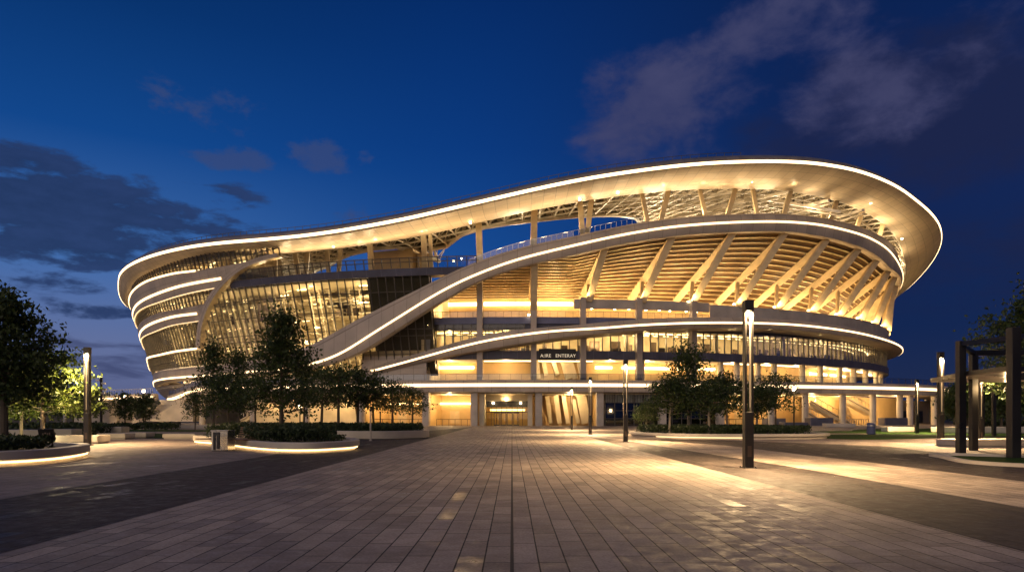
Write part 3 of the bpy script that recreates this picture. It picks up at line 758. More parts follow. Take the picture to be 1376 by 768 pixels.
# ---- roof columns
def roofcol(px0, py0, px1, py1, w=.95, dx=.6):
    th, _ = RI.inv(px0, py0); t2 = th; z = soff_in(th)
    Yt = RI.P(th, z)[1]+.6; a = U(px0, py0+1, Yt)
    th2, _ = RB.inv(px1, py1, -1.8); Yb = RB.P(th2, 30, -1.8)[1]; b = Vector(U(px1, py1+3, Yb))
    b = b+(b-Vector(a)).normalized()*1.2
    mb = MB(); mb.bar(Vector(a)+Vector((0, 0, .8)), b, w, dx, up=(0, 1, 0)); part(mb, 'roof_column', 'beam', roof, bevel=.05)
for q in [(718, 286, 717, 330, 1.15), (643, 302, 645, 350, 1.15), (779, 273, 783, 314), (795, 270, 789, 312), (862, 262, 870, 297, .7), (899, 258, 888, 294, .9), (940, 258, 948, 288, .7), (989, 255, 978, 286, .9),
          (1011, 256, 1017, 284, .7), (1063, 258, 1054, 284, .9), (1113, 268, 1106, 289, .8), (1125, 272, 1117, 290, .9), (1160, 284, 1153, 299, .9), (1188, 299, 1182, 313, .9)]: roofcol(*q)
for a0, a1, b0, b1, w in [(497, 330, 500, 370, 1.1), (569, 318, 571, 364, 1.0), (578, 318, 580, 364, .7), (439, 337, 442, 366, .8), (458, 337, 455, 364, .8), (396, 341, 402, 370, .9), (414, 340, 410, 369, .9), (351, 350, 358, 378, 1.0), (370, 345, 370, 375, .8)]:
    th, _ = RI.inv(a0, a1); z = soff_in(th); Yt = RI.P(th, z)[1]+.8; mb = MB(); mb.bar(Vector(U(a0, a1-4, Yt)), Vector(U(b0, b1+4, Yt+3)), w, .6, up=(0, 1, 0)); part(mb, 'roof_column', 'beam', roof, bevel=.05)
# plant room on the upper terrace
mb = MB(); a, b = U(504, 358, 137), U(560, 358, 134); ang = math.atan2(b[1]-a[1], b[0]-a[0]); mb.box(((a[0]+b[0])/2, (a[1]+b[1])/2+2.5, 31), (math.hypot(b[0]-a[0], b[1]-a[1]), 5, 7.6), ang)
mb.box((-17.6, 137.3, 30.7), (2.8, 4, 6.9), .1); part(mb, 'plant_room', 'ochre', stadium, bevel=.05)

# ---- curtain wall, arch and the banded left block (all on the leaning surface)
arch_c = [(266.5, 466), (267.5, 455), (269, 441), (275, 418), (287, 395), (307, 372), (328, 357), (350, 348), (374, 342)]
qa = sorted(S.inv(x, y, .3) for x, y in arch_c); A_T = [q[0] for q in qa]; A_Z = [q[1] for q in qa]
tA0, tA1 = A_T[0], A_T[-1]
archz = lambda t: float(np.interp(t, A_T, A_Z))
TC = ths(tA0, S.inv(580, 430)[0], .5)
ctop = lambda t: min(28.9+0*t, archz(t)) if t < tA1 else 28.9
ctop2 = lambda t: min(27.3, archz(t)) if t < tA1 else 27.3
cw = glazing('curtain_wall', cst(10.5), ctop2, TC, -.5, 1.55, S, hz=(13.5, 16.8, 18.0, 21.3, 24.6), w=.13, dmul=.3)
mb = MB(); tq = [t for t in ths(tA0, S.inv(640, 352)[0], .5) if archz(t) > 28.2 or t > tA1]
loft(mb, [lambda t: S.P(t, 28.6, -3), lambda t: S.P(t, 28.6, -.6), lambda t: S.P(t, 27.3, -.6), lambda t: S.P(t, 27.3, -3)], tq); part(mb, 'terrace_slab', 'dark_slab')
glazing('terrace_parapet', cst(28.6), cst(30.4), tq, -.45, 1.72, S, hz=(29.6, 30.3), mat='rail_glass', w=.13, dmul=.2)
# dark unlit block behind the glazing (x beyond the lit atrium)
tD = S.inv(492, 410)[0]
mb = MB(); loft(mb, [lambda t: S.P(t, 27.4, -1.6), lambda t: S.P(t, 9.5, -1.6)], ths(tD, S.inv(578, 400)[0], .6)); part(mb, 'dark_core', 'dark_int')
mb = MB(); loft(mb, [lambda t: S.P(t, 27.4, -1.6+0), lambda t: S.P(t, 9.5, -1.6)], [tD, tD+.001]); 
tdd = [tD, tD]; mb = MB(); mb.grid([[S.P(tD, 27.4, -1.6), S.P(tD, 27.4, -14)], [S.P(tD, 9.5, -1.6), S.P(tD, 9.5, -14)]]); part(mb, 'atrium_end_wall', 'cream')
# interior of atrium: back wall, floors, beams, stairs, many luminaires
TI = ths(R(-78), tD, 1.2)
wall('atrium_wall', 'cream', 8.0, 27.4, TI, -13, S)
for z in (13.2, 17.4, 21.8, 25.4): slab('floor_slab', 'cream', z-.3, z, TI, -13, -7.5, S)
for z in (29.8, 33.4): slab('floor_slab', 'cream', z-.3, z, ths(R(-78), S.inv(330, 360)[0], 1.2), -10, -1.0, S)
slab('atrium_ceiling', 'cream', 27.0, 27.25, TI, -13, -1.2, S)
wall('atrium_wall', 'cream', 27.4, 36.0, ths(R(-78), S.inv(330, 350)[0], 1.2), -9, S)
ml, ms, mt = MB(), MB(), MB()
for z in (13.0, 17.1, 21.5, 25.1, 26.9, 29.4, 33.0, 35.4):
    t = R(-74)
    lim = tD if z < 27.2 else S.inv(325, 350)[0]
    while t < lim:
        if random.random() < .5:
            o = random.uniform(-12, -8) if z < 26.5 or z > 28 else random.uniform(-11, -2.5)
            p = S.P(t, z, o if z < 28 else random.uniform(-7, -2)); ml.box(p, (random.uniform(.5, 2.3), .22, .14), t+random.uniform(-.15, .15))
        t += R(random.uniform(.7, 1.9))
for i in range(120):
    t = random.uniform(R(-74), tD); z = random.uniform(9, 27); p = S.P(t, z, random.uniform(-12, -5))
    q = S.P(t+R(random.uniform(-2.5, 2.5)), z+random.uniform(-2, 2), random.uniform(-12, -5)); ms.bar(p, q, .18)
for i in range(44):
    t = R(-74)+(tD-R(-74))*i/43; ms.bar(S.P(t, 9, -7), S.P(t, 27.2, -7), .22)
for i in range(260):
    t = random.uniform(R(-74), tD); z = random.choice((11.2, 12.9, 13.4, 15.2, 17.0, 17.6, 19.6, 21.4, 22.0, 23.6, 25.0, 25.6, 26.6))+random.uniform(-.2, .2); o = random.uniform(-12, -5)
    ms.bar(S.P(t, z, o), S.P(t+R(random.uniform(1, 4)), z+random.uniform(-.3, .3), o), random.uniform(.1, .3))
for i in range(30):
    t = random.uniform(R(-70), tD); z = random.choice((13.2, 17.4, 21.8)); h = random.uniform(1, 2.4); p = S.P(t, z+h/2, -8.5); mt.box(p, (random.uniform(.6, 2.5), .6, h), t)
part(ml, 'ceiling_lights', 'ceil_light', cw); part(ms, 'interior_struts', 'truss', cw); part(mt, 'furniture', 'bronze', cw)
for x0, y0, x1, y1 in [(440, 412, 490, 408), (420, 398, 490, 420), (455, 450, 492, 440)]:
    mb = MB(); mb.bar(U(x0, y0, 138), U(x1, y1, 138), .5, 1.6, up=(0, 0, 1)); part(mb, 'balcony_edge', 'cream', cw)
for t in np.linspace(R(-70), tD-R(2), 9):
    for z in (12.0, 15.3, 19.6, 24.2): point('hall_lamp', S.P(float(t), z, -5.0), random.uniform(450, 1100), .4, (1, .74, .42))
for t in np.linspace(R(-66), R(-40), 5): point('hall_lamp', S.P(float(t), 31.5, -4.5), 500, .4)

# arch rib
mb = MB(); TA = ths(tA0, tA1, .5)
def archpt(i, off, sh):   # walk along arch polyline with a sideways shift in the surface
    a = i*(len(arch_c)-1)
    k = min(int(a), len(arch_c)-2); f = a-k
    x = arch_c[k][0]*(1-f)+arch_c[k+1][0]*f; y = arch_c[k][1]*(1-f)+arch_c[k+1][1]*f
    k2 = k; dx, dy = arch_c[k2+1][0]-arch_c[k2][0], arch_c[k2+1][1]-arch_c[k2][1]; l = math.hypot(dx, dy)
    return x, y
def catm(pts, n):
    s = np.r_[0, np.cumsum(np.hypot(*np.diff(np.array(pts), axis=0).T))]; fx, fy = pchip(s, [p[0] for p in pts]), pchip(s, [p[1] for p in pts])
    return [(fx(s[-1]*i/n), fy(s[-1]*i/n)) for i in range(n+1)]
AC = catm(arch_c, 50)
base3 = [Vector(S.P(*S.inv(x, y, .3), .3)) for x, y in AC]
rows = [[], [], [], []]
for i, p in enumerate(base3):
    t = (base3[min(i+1, 50)]-base3[max(i-1, 0)]).normalized(); th = S.inv(*AC[i], .3)[0]; n = Vector((math.sin(th), -math.cos(th), -.25)).normalized()
    sd = t.cross(n).normalized(); wdt = .75*(1-.5*i/50)
    for r, (a_, b_) in zip(rows, ((-1, -.9), (-1, .25), (1, .25), (1, -.9))): r.append(p+sd*wdt*a_+n*b_)
mb.grid(rows); arch = part(mb, 'arch_rib', 'clad', smooth=True)
mb = MB(); rows = [[], []]
for i, p in enumerate(base3):
    t = (base3[min(i+1, 50)]-base3[max(i-1, 0)]).normalized(); th = S.inv(*AC[i], .3)[0]; n = Vector((math.sin(th), -math.cos(th), -.25)).normalized(); sd = t.cross(n).normalized(); wdt = .75*(1-.5*i/50)
    s_ = 1 if (sd.x > 0) else -1
    rows[0].append(p+sd*(wdt*s_+s_*.02)+n*.1); rows[1].append(p+sd*(wdt*s_+s_*.32)-n*.9)
mb.grid(rows); part(mb, 'arch_lining', 'beam', arch)

# left block bands
def sp(pts, left, off=0.0): return S.prof(pts, off, ext=[(-105, left), (-85, left), (-72, left)], smooth=1.5)
ledA = sp([(172, 407), (184, 389), (206, 376), (238, 367.5), (267, 364), (310, 357), (345, 349), (372, 343)], 29.5)
thin2 = sp([(177, 431), (192.5, 415.7), (217, 406), (238, 399), (271, 391), (293, 387), (330, 380)], 25.0)
ledB = sp([(175, 424), (188, 409), (217, 394), (249, 384), (304, 374), (340, 368)], 26.5)
g2t = sp([(182, 443), (195, 430), (217, 420), (249, 414), (271, 409.5), (300, 404)], 23.0)
thin3 = sp([(185, 457), (206, 447), (238, 436), (271, 431), (290, 428)], 19.6)
ledC = sp([(183, 452.5), (195, 441.5), (217, 430.6), (238, 425), (270, 421), (290, 418)], 21.0)
ledD = sp([(191, 489), (199, 482), (217, 476.6), (238, 472), (269, 468), (280, 466)], 14.0)
base4 = sp([(197, 502), (217, 496), (252, 492), (276, 490), (300, 487)], 11.9)
TL = ths(R(-100), tA1, .5)
def clipband(name, mat, topf, botf, off, inner=1.0, **k):
    T_ = [t for t in TL if topf(t) > (archz(t) if t > tA0 else -9)+.1 and topf(t) > botf(t)+.05]
    zb = lambda t: max(botf(t), archz(t)) if t > tA0 else botf(t)
    mb = MB(); loft(mb, [lambda t: S.P(t, topf(t), off-inner), lambda t: S.P(t, topf(t), off), lambda t: S.P(t, zb(t), off), lambda t: S.P(t, zb(t), off-inner)], T_)
    return part(mb, name, mat, **k), T_, zb
b1, T1, _ = clipband('facade_band', 'clad', ledA, thin2, .5, 1.3, smooth=True)
b2, T2, _ = clipband('facade_band', 'clad', g2t, thin3, .35, 1.1, smooth=True)
b3, T3, _ = clipband('facade_band', 'clad', lambda t: ledD(t)+.25, lambda t: ledD(t)-.3, .3, 1.0)
def cliprail(f, T_, tmax): return [t for t in T_ if t < tmax]
strip(b1, S, ledA, [t for t in T1 if t < S.inv(267, 364)[0]], h=.16, off=.5)
strip(b1, S, ledB, [t for t in T1 if t < S.inv(304, 374)[0]], h=.2, off=.52)
strip(b1, S, lambda t: thin2(t)-.03, [t for t in T1 if t < S.inv(293, 387)[0]], h=.05, off=.5, mat='led_dim', proud=.05)
strip(b2, S, ledC, [t for t in T2 if t < S.inv(270, 421)[0]], h=.2, off=.37)
strip(b2, S, lambda t: thin3(t)-.03, [t for t in T2 if t < S.inv(271, 431)[0]], h=.05, off=.35, mat='led_dim', proud=.05)
strip(b3, S, ledD, [t for t in T3 if t < S.inv(270, 466)[0]], h=.17, off=.32)
row1top = lambda t: soff_in(t)+.6
def glrow(topf, botf, hz, off=-.3):
    T_ = [t for t in TL if topf(t) > (archz(t) if t > tA0 else -9)+.2 and topf(t) > botf(t)+.2]
    zb = lambda t: max(botf(t), archz(t)) if t > tA0 else botf(t)
    return glazing('window_band', zb, topf, T_, off, 1.35, S, hz=hz, w=.16, dmul=.3)
glrow(row1top, lambda t: ledA(t), [lambda t: ledA(t)+1.3, lambda t: ledA(t)+2.6])
glrow(lambda t: thin2(t), g2t, [lambda t: g2t(t)+1.2])
glrow(lambda t: thin3(t), lambda t: ledD(t)+.2, [lambda t: ledD(t)+k for k in (1.3, 2.5, 3.7, 4.9)])
glrow(lambda t: ledD(t)-.3, base4, [lambda t: base4(t)+1.2])
# lower hull below the ribbon at the left and its row of small lamps
HU = Surf(3, 205, lambda th, z: (97.5+(z)*.55, 73.5+z*.55))
TH = ths(R(-100), R(-24), 1)
mb = MB(); loft(mb, [lambda t: HU.P(t, 9.1, -.2), lambda t: HU.P(t, 7.6, -.6), lambda t: HU.P(t, 4.5, -2.5)], TH); hull = part(mb, 'hull', 'clad', smooth=True)
mb = MB()
for t in ths(R(-74), R(-34), .7):
    p = S.P(t, 8.75, -.15); mb.box(p, (.45, .25, .3), t)
part(mb, 'lamp_row', 'led_dim', hull)
mb = MB(); loft(mb, [lambda t: S.P(t, 6.4, -9), lambda t: S.P(t, 0, -9)], ths(R(-100), R(-42), 1)); part(mb, 'interior_wall', 'dark_int')
mb = MB(); loft(mb, [lambda t: S.P(t, 6.3, -6.5), lambda t: S.P(t, 0, -6.5)], ths(R(-42), R(-22), 1)); part(mb, 'interior_wall', 'cream')
# grey end wall between the two ribbons (x 480..575)
mb = MB(); te0 = FA.inv(486, 500, .9)[0]; loft(mb, [lambda t: FA.P(t, 12.4, .9), lambda t: FA.P(t, 8.4, .9)], ths(te0, tF0, .8)); part(mb, 'end_wall', 'clad')
mb = MB(); loft(mb, [lambda t: FA.P(t, 14.2-1.4*0, .6), lambda t: FA.P(t, 12.4, .9)], ths(te0, tF0, .8)); part(mb, 'end_wall', 'clad')
for px0, px1, z0, z1 in [(566, 570, 14, 24.6), (571, 578, 14, 20.2)]:
    a, b = FA.inv(px0, 450, .6)[0], FA.inv(px1, 450, .6)[0]; mb = MB(); loft(mb, [lambda t: FA.P(t, z1, -2), lambda t: FA.P(t, z1, .55), lambda t: FA.P(t, z0, .55), lambda t: FA.P(t, z0, -2)], [a, b]); part(mb, 'corner_pier', 'clad' if px0 < 570 else 'blue_slab')
# ---- soffit hot spots: glowing lenses and lamps added to imitate highlights
for px, py, w in [(701, 272, 700), (632, 298, 350), (567, 304, 500), (573, 303, 200), (505, 318, 400), (484, 323, 350), (448, 330, 300), (375, 331, 380), (779, 267, 450), (892, 246, 350), (945, 243, 300), (1067, 244, 350), (1170, 272, 350), (1212, 320, 250), (830, 258, 200), (1010, 243, 200)]:
    th, _ = RO.inv(px, py, -5); Y = RO.P(th, 0, -5.5)[1]; p = Vector(U(px, py, Y))
    # drop to half a metre below the soffit there
    mb = MB(); mb.lathe((p.x, p.y, p.z-.1), [(0, -.2), (.2, -.15), (.22, .1), (0, .12)], 10); part(mb, 'soffit_highlight', 'spot_lens', roof)
    point('highlight_fill', (p.x, p.y-.2, p.z-1.0), w*.16, .25, (1, .72, .4))
for px, off in [(x, -3.0) for x in range(325, 1200, 29)]:
    th, _ = RB.inv(px, 330, off) if px > 600 else S.inv(px, 370, -1.5)
    q = Vector(RB.P(th, rb_topc(th)+.8, -2.2)) if px > 620 else Vector(S.P(th, 30.6, -1.8))
    tgt = Vector(RI.P(th, soff_in(th)+.5, 5))
    spot('soffit_uplight', q, tgt, (900 if px < 600 else 1350), 155, .6, (1, .72, .40))
for d in (46, 51, 56, 61, 66, 72, 80, 90):
    t = R(d); q = Vector(RB.P(t, rb_topc(t)+.6, -1.0)); spot('soffit_uplight', q, Vector(RO.P(t, soff_in(t)+4, -5)), 850, 160, 1.2, (1, .72, .40))  # extra spots without fittings, added to brighten the soffit's right wrap
for x, y, z, w in [(-60, 172, 31, 3000), (-30, 158, 30, 3500), (5, 165, 33, 4500), (35, 160, 36, 7000), (65, 172, 36, 7000), (85, 190, 34, 5000), (50, 185, 36, 5000), (20, 150, 34, 3500)]:
    point('bowl_fill', (x, y, z), w*2.6, 1.5, (1, .76, .46))  # unseen point lights added inside the bowl to brighten the space frame
# practical lamps inside galleries
for px in (604, 680, 745, 820, 870, 930, 985, 1030, 1070, 1105, 1135, 1158, 1177):
    th, _ = FA.inv(px, 490, -4); point('gallery_lamp', FA.P(th, 11.6, -4), 850, .3)
    point('office_lamp', FA.P(th, 16.8, -4.5), random.uniform(550, 1500), .4, (1, .72, .40))
for px in (604, 680, 765, 1000, 1060, 1105, 1155, 1200, 1235, 520, 440, 380, 330):
    p, n, tg = on_podium(px, -6.0); point('lobby_lamp', (p.x, p.y, 5.0), 1500, .3)
for px in (600, 680, 745, 800, 860, 920):
    th, _ = FA.inv(px, 415, -7); point('deck_lamp', FA.P(th, 22.6, -8), 700, .4, WARM2)

# ------------------------------------------------------------------ footbridge at the far left and the ramp
bridge = thing('footbridge', 'pale footbridge deck with a glowing edge left of the stadium', 'bridge', (-85, 150, 0))
a, b = U(133, 534, 150), U(205, 530, 153); a = Vector((a[0], 150, 5.6)); b = Vector((b[0], 153, 6.2))
def bpt(s, dz=0, dy=0): p = a.lerp(b, s); return (p.x, p.y+2.5*math.sin(s*1.6)*0+dy, p.z+dz)
mb = MB(); mb.bar(bpt(-.02, 0, 1.8), bpt(1.0, 0, 1.8), 1.5, 3.6, up=(0, 1, 0)); part(mb, 'deck', 'clad', bridge)
mb = MB(); mb.bar(bpt(0, 0, -.05), bpt(1.0, 0, -.05), .42, .2, up=(0, 1, 0)); part(mb, 'light_strip', 'led', bridge)
mb = MB()
for k in range(24): mb.bar(bpt(k/23, .7), bpt(k/23, 1.9), .06)
mb.bar(bpt(0, 1.9), bpt(1, 1.9), .08); part(mb, 'railing', 'steel', bridge)
for s in (.2, .62):
    p = bpt(s, 0, 1.8); mb = MB(); mb.box((p[0], p[1], p[2]/2-.2), (1.6, 1.2, p[2]-.6)); part(mb, 'pier', 'pale_concrete', bridge)
ramp_ = thing('ramp_block', 'pale wedge shaped ramp building with an escalator at the left foot of the stadium', 'ramp', (-76, 150, 0))
mb = MB(); p = [U(183, 566, 152), U(214, 537, 152), U(262, 537, 152), U(262, 566, 152)]
n = len(p); mb.poly([(q[0], 151, q[2]) for q in p][::-1]); mb.poly([(q[0], 157, q[2]) for q in p])
for i in range(4): q, r = p[i], p[(i+1) % 4]; mb.poly([(q[0], 151, q[2]), (r[0], 151, r[2]), (r[0], 157, r[2]), (q[0], 157, q[2])])
part(mb, 'ramp_wall', 'pale_concrete', ramp_)
mb = MB(); mb.bar(U(182, 561, 149.6), U(214, 539, 149.6), 1.0, .5, up=(0, 1, 0)); part(mb, 'escalator', 'black_metal', ramp_)
mb = MB(); c = U(150, 548, 155); mb.box((c[0]+2, 157, 2.8), (24, .5, 5.4)); part(mb, 'back_wall', 'pale_concrete', ramp_)
for px, py in ((174, 532), (182, 540)): point('ramp_lamp', U(px, py+4, 147), 600, .3)
point('ramp_lamp', U(262, 548, 142), 300, .3); point('ramp_lamp', U(233, 550, 146), 200, .3)

# end walls closing the galleries beside the dark core
for z0, z1, o1 in ((8.4, 12.4, -8), (14.0, 18.0, -10), (20.2, 26.4, -14.5)):
    mb = MB(); mb.grid([[FA.P(tF0, z1, -.9), FA.P(tF0, z1, o1)], [FA.P(tF0, z0, -.9), FA.P(tF0, z0, o1)]]); part(mb, 'end_wall', 'cream')

# ================================================================== ground
def struct(mb, name, mat, **k):
    o = mb.build(name, mat, None, **k); o['kind'] = 'structure'; return o
mb = MB(); mb.poly([(-1500, -300, -.03), (1500, -300, -.03), (1500, 2600, -.03), (-1500, 2600, -.03)]); struct(mb, 'ground', 'terrain')
def sheet(name, mat, pts, z): mb = MB(); mb.poly([(x, y, z) for x, y in pts]); return struct(mb, name, mat)
sheet('plaza_paving', 'pave_side', [(-140, -30), (150, -30), (150, 200), (-140, 200)], 0)
sheet('paved_avenue', 'pave_light', [(-6.15, -12), (6.35, -12), (6.35, 123), (-6.75, 123)], .004)
sheet('dark_paving_band', 'pave_dark', [(-10.05, -12), (-6.17, -12), (-6.77, 112), (-14, 52), (-10.6, 30)], .004)
sheet('dark_paving_band', 'pave_dark', [(6.37, -12), (9.4, -12), (9.4, 22), (8.2, 46), (6.37, 60)], .004)
sheet('light_paving_band', 'pave_light', [(9.42, -12), (13.6, -12), (13.2, 24), (12.6, 40), (9.5, 52), (8.22, 46), (9.42, 22)], .004)
sheet('dark_paving_band', 'pave_dark', [(13.62, -12), (19, -12), (17.5, 20), (19.5, 30), (21.5, 39), (15, 50), (9.6, 52.2), (12.62, 40), (13.22, 24)], .004)
mb = MB(); cj = .02; mb.poly([(-cj, -12, .008), (cj, -12, .008), (cj, 120, .008), (-cj, 120, .008)]); struct(mb, 'paving_joint', 'soil')

def blob(pts, n=8):
    """closed Catmull-Rom outline"""
    P = [Vector((*p, 0)) for p in pts]; out = []; m = len(P)
    for i in range(m):
        p0, p1, p2, p3 = P[i-1], P[i], P[(i+1) % m], P[(i+2) % m]
        for k in range(n):
            t = k/n; q = .5*((2*p1)+(p2-p0)*t+(2*p0-5*p1+4*p2-p3)*t*t+(3*p1-p0-3*p2+p3)*t**3); out.append((q.x, q.y))
    return out
def inset(poly, d):
    P = [Vector(p) for p in poly]; n = len(P); A = sum(P[i].x*P[(i+1) % n].y-P[(i+1) % n].x*P[i].y for i in range(n)); sg = 1 if A > 0 else -1; out = []
    for i in range(n):
        t = (P[(i+1) % n]-P[i-1]).normalized(); out.append((P[i].x-t.y*d*sg, P[i].y+t.x*d*sg))
    return out
# ------------------------------------------------------------------ foliage
def leaf_mesh(name, centres, size, mat, parent=None, flat=.35, **props):
    Cn = np.asarray(centres); n = len(Cn)
    d = rng.normal(size=(n, 3)); d[:, 2] *= 1.0; d /= np.linalg.norm(d, axis=1)[:, None]
    e = np.cross(d, rng.normal(size=(n, 3))); e /= np.linalg.norm(e, axis=1)[:, None]; f = np.cross(d, e)
    s = size*rng.uniform(.55, 1.25, n)[:, None]
    tip = Cn+e*s; base = Cn-e*s*.8; l = Cn+f*s*.5+d*s*.14; r = Cn-f*s*.5+d*s*.14
    V = np.stack([base, l, tip, r], 1).reshape(-1, 3)
    me = bpy.data.meshes.new(name); me.vertices.add(4*n); me.vertices.foreach_set('co', V.ravel().astype(np.float32))
    me.loops.add(4*n); me.loops.foreach_set('vertex_index', np.arange(4*n, dtype=np.int32))
    me.polygons.add(n); me.polygons.foreach_set('loop_start', np.arange(0, 4*n, 4, dtype=np.int32)); me.polygons.foreach_set('loop_total', np.full(n, 4, dtype=np.int32))
    me.update(); me.validate(); me.materials.append(M[mat]); o = bpy.data.objects.new(name, me); C.objects.link(o)
    WL[o.name] = (0, 0, 0)
    if parent: o.parent = parent
    return o
def tree(name, label, H, cw, cb, tr, nl, ls, seed, form='round', mat='leaf', bark='bark', cat='tree', group=None, nlimb=26, sparse=1.0):
    """tree round its own origin; H height, cw crown radius, cb crown base height"""
    global rng
    rng = np.random.default_rng(seed); rd = random.Random(seed)
    o = thing(name, label, cat, (0, 0, 0), group)
    mb = MB(); top = H*.93; bend = (rd.uniform(-.15, .15), rd.uniform(-.15, .15))
    def axis(z): k = z/H; return Vector((bend[0]*math.sin(k*3)*H*.12, bend[1]*math.sin(k*2.4)*H*.12, z))
    zs = [0, .12, cb*.5, cb]+[cb+(top-cb)*k for k in (.25, .5, .75, 1)]
    mb.tube([axis(z) for z in zs], [tr*1.5, tr*1.1, tr, tr*.9, tr*.7, tr*.5, tr*.3, tr*.08], 9)
    tips = []
    for i in range(nlimb):
        k = (i+.5)/nlimb; z0 = cb*.92+(top-cb)*k*.9; a = i*2.4+rd.uniform(-.4, .4)
        if form == 'cone': prof = (1-k)**.75*.95+.08
        elif form == 'tiers': prof = ((1-k)**.6*.9+.1)*(.75+.35*math.sin(k*17))
        else: prof = math.sqrt(max(0.03, 1-(k*1.75-.72)**2 if k*1.75-.72 < 1 else .03))
        l = cw*prof*rd.uniform(.7, 1.12); p = axis(z0)
        rise = (top-cb)*.14*rd.uniform(.3, 1.5)
        q = p+Vector((math.cos(a)*l*.55, math.sin(a)*l*.55, rise*.6)); r = p+Vector((math.cos(a)*l, math.sin(a)*l, rise*rd.uniform(.4, 1.3)))
        mb.tube([p, q, r], [tr*.35*(1-k*.5), tr*.2*(1-k*.5), tr*.05], 5); tips += [(r, 1.0), (q, .8), ((q+r)/2+Vector((0, 0, .1*cw)), .8)]
        for _ in range(2):
            s = q+Vector((rd.uniform(-1, 1), rd.uniform(-1, 1), rd.uniform(-.3, .8)))*l*.4; mb.tube([q, s], [tr*.12, tr*.03], 4, False); tips.append((s, .8))
    tips.append((axis(top), .6)); tips.append((axis(H*.85), .8))
    mb.build('trunk', bark, o, smooth=True)
    pts = []; per = max(3, int(nl/len(tips)*sparse))
    for p, w in tips:
        m = int(per*w*rd.uniform(.55, 1.45)); sub = rd.randint(3, 5)
        for _ in range(sub):
            c = np.array(p)+rng.normal(size=3)*cw*.13; rr = cw*rd.uniform(.07, .15)
            q = rng.normal(size=(m//sub+1, 3)); q[:, 2] *= .62; pts.append(c+q*rr)
    pts = np.concatenate(pts); pts = pts[pts[:, 2] > cb*.72]
    leaf_mesh('crown', pts, ls, mat, o)
    return o
def bush(label, poly, z0, h, dens, ls, mat='shrub', name='shrub', group=None, lumps=.35, cat='shrub', seed=1):
    """low planting filling an outline"""
    global rng
    rng = np.random.default_rng(seed); P = np.array(poly); mn, mx = P.min(0), P.max(0)
    area = abs(sum(P[i-1][0]*P[i][1]-P[i][0]*P[i-1][1] for i in range(len(P))))/2; n = int(area*dens); q = rng.uniform(mn, mx, (n*4, 2))
    ins = np.zeros(len(q), bool); j = len(P)-1
    for i in range(len(P)):
        c = ((P[i][1] > q[:, 1]) != (P[j][1] > q[:, 1])) & (q[:, 0] < (P[j][0]-P[i][0])*(q[:, 1]-P[i][1])/(P[j][1]-P[i][1]+1e-9)+P[i][0]); ins ^= c; j = i
    q = q[ins][:n]
    hh = h*(1-lumps+lumps*(np.sin(q[:, 0]*2.1+seed)*np.cos(q[:, 1]*1.7+seed*.7)*.5+.5+rng.uniform(-.2, .2, len(q))))
    z = z0+hh*rng.uniform(0, 1, len(q))**.55
    o = leaf_mesh(name, np.c_[q, z], ls, mat); tag(o, label, cat, group); return o

# ------------------------------------------------------------------ planters
def planter(label, outline, h, led=None, z_in=.12, lip=.12, name='planter', mat='pale_concrete', wallw=.45, group='curved concrete planters', ledmat='led_plant'):
    o = thing(name, label, 'planter', (0, 0, 0), group)
    out = blob(outline) if len(outline) < 20 else outline
    inn_ = inset(out, wallw); foot = inset(out, lip); n = len(out)
    mb = MB(); rows = []
    for poly, z in ((inset(out, lip+.1), 0.0), (inset(out, lip+.1), .15), (foot, .16), (out, .22 if led else .05), (out, h-.03), (inset(out, .03), h), (inset(out, wallw-.03), h), (inn_, h-.03), (inn_, h-.2)):
        rows.append([(x, y, z) for x, y in poly])
    mb.grid(rows, arclen(rows[0]+[rows[0][0]]), [0, .15, .16, .22, h, h+.04, h+.4, h+.45, h+.6], close=True); mb.build('rim', mat, o, smooth=True)
    mb = MB(); mb.poly([(x, y, h-z_in-.06) for x, y in inset(out, wallw-.1)]); mb.build('soil', 'soil', o)
    if led:
        i0, i1 = led; idx = [(i0+k) % n for k in range((i1-i0) % n+1)]; e = inset(out, lip+.02)
        mb = MB(); mb.grid([[(e[i][0], e[i][1], .15) for i in idx], [(out[i][0]*.5+e[i][0]*.5, out[i][1]*.5+e[i][1]*.5, .17) for i in idx], [(e[i][0]*.7+out[i][0]*.3, e[i][1]*.7+out[i][1]*.3, .105) for i in idx], [(e[i][0], e[i][1], .10) for i in idx]])
        mb.build('light_strip', ledmat, o)
    return out
emis('led_plant', (1.0, .64, .27), 4)
g = lambda x, y: G(x, y)
# planter 1, left foreground (front faces camera)
o1 = [(-27, 22.6), (-21, 22.2), (-18, 22.6), (-16.9, 23.6), (-16.75, 25.2), (-17.3, 27.4), (-18.3, 29.6), (-20, 31), (-24, 32), (-29, 29)]
o1b = planter('curved concrete planter at the left edge with a glowing base strip', o1, .52, led=(72, 52))
bush('dark low shrubs filling the planter at the left edge', blob([(-25, 23.4), (-19.2, 23.5), (-17.9, 24.6), (-18.5, 27), (-20, 29), (-27, 29)]), .4, .62, 260, .10, seed=3, group=None)
o2 = [(-20.1, 43.0), (-17.4, 39.8), (-15.0, 36.6), (-12.7, 33.5), (-10.9, 31.7), (-9.3, 31.5), (-8.3, 32.9), (-7.9, 35), (-8.8, 38.5), (-11, 42), (-15.5, 45), (-19.3, 45.2)]
o2b = planter('curved concrete planter beneath the tall dark tree with a glowing base strip', o2, .50, led=(0, 58))
bush('rounded dark shrub clump at the foot of the tall tree', inset(blob([(-13.4, 34.8), (-11.4, 33.6), (-9.9, 34.2), (-9.3, 36), (-10.3, 38.5), (-13.2, 39.5), (-14.6, 37.5)]), 0), .4, .95, 420, .085, seed=5, lumps=.5)
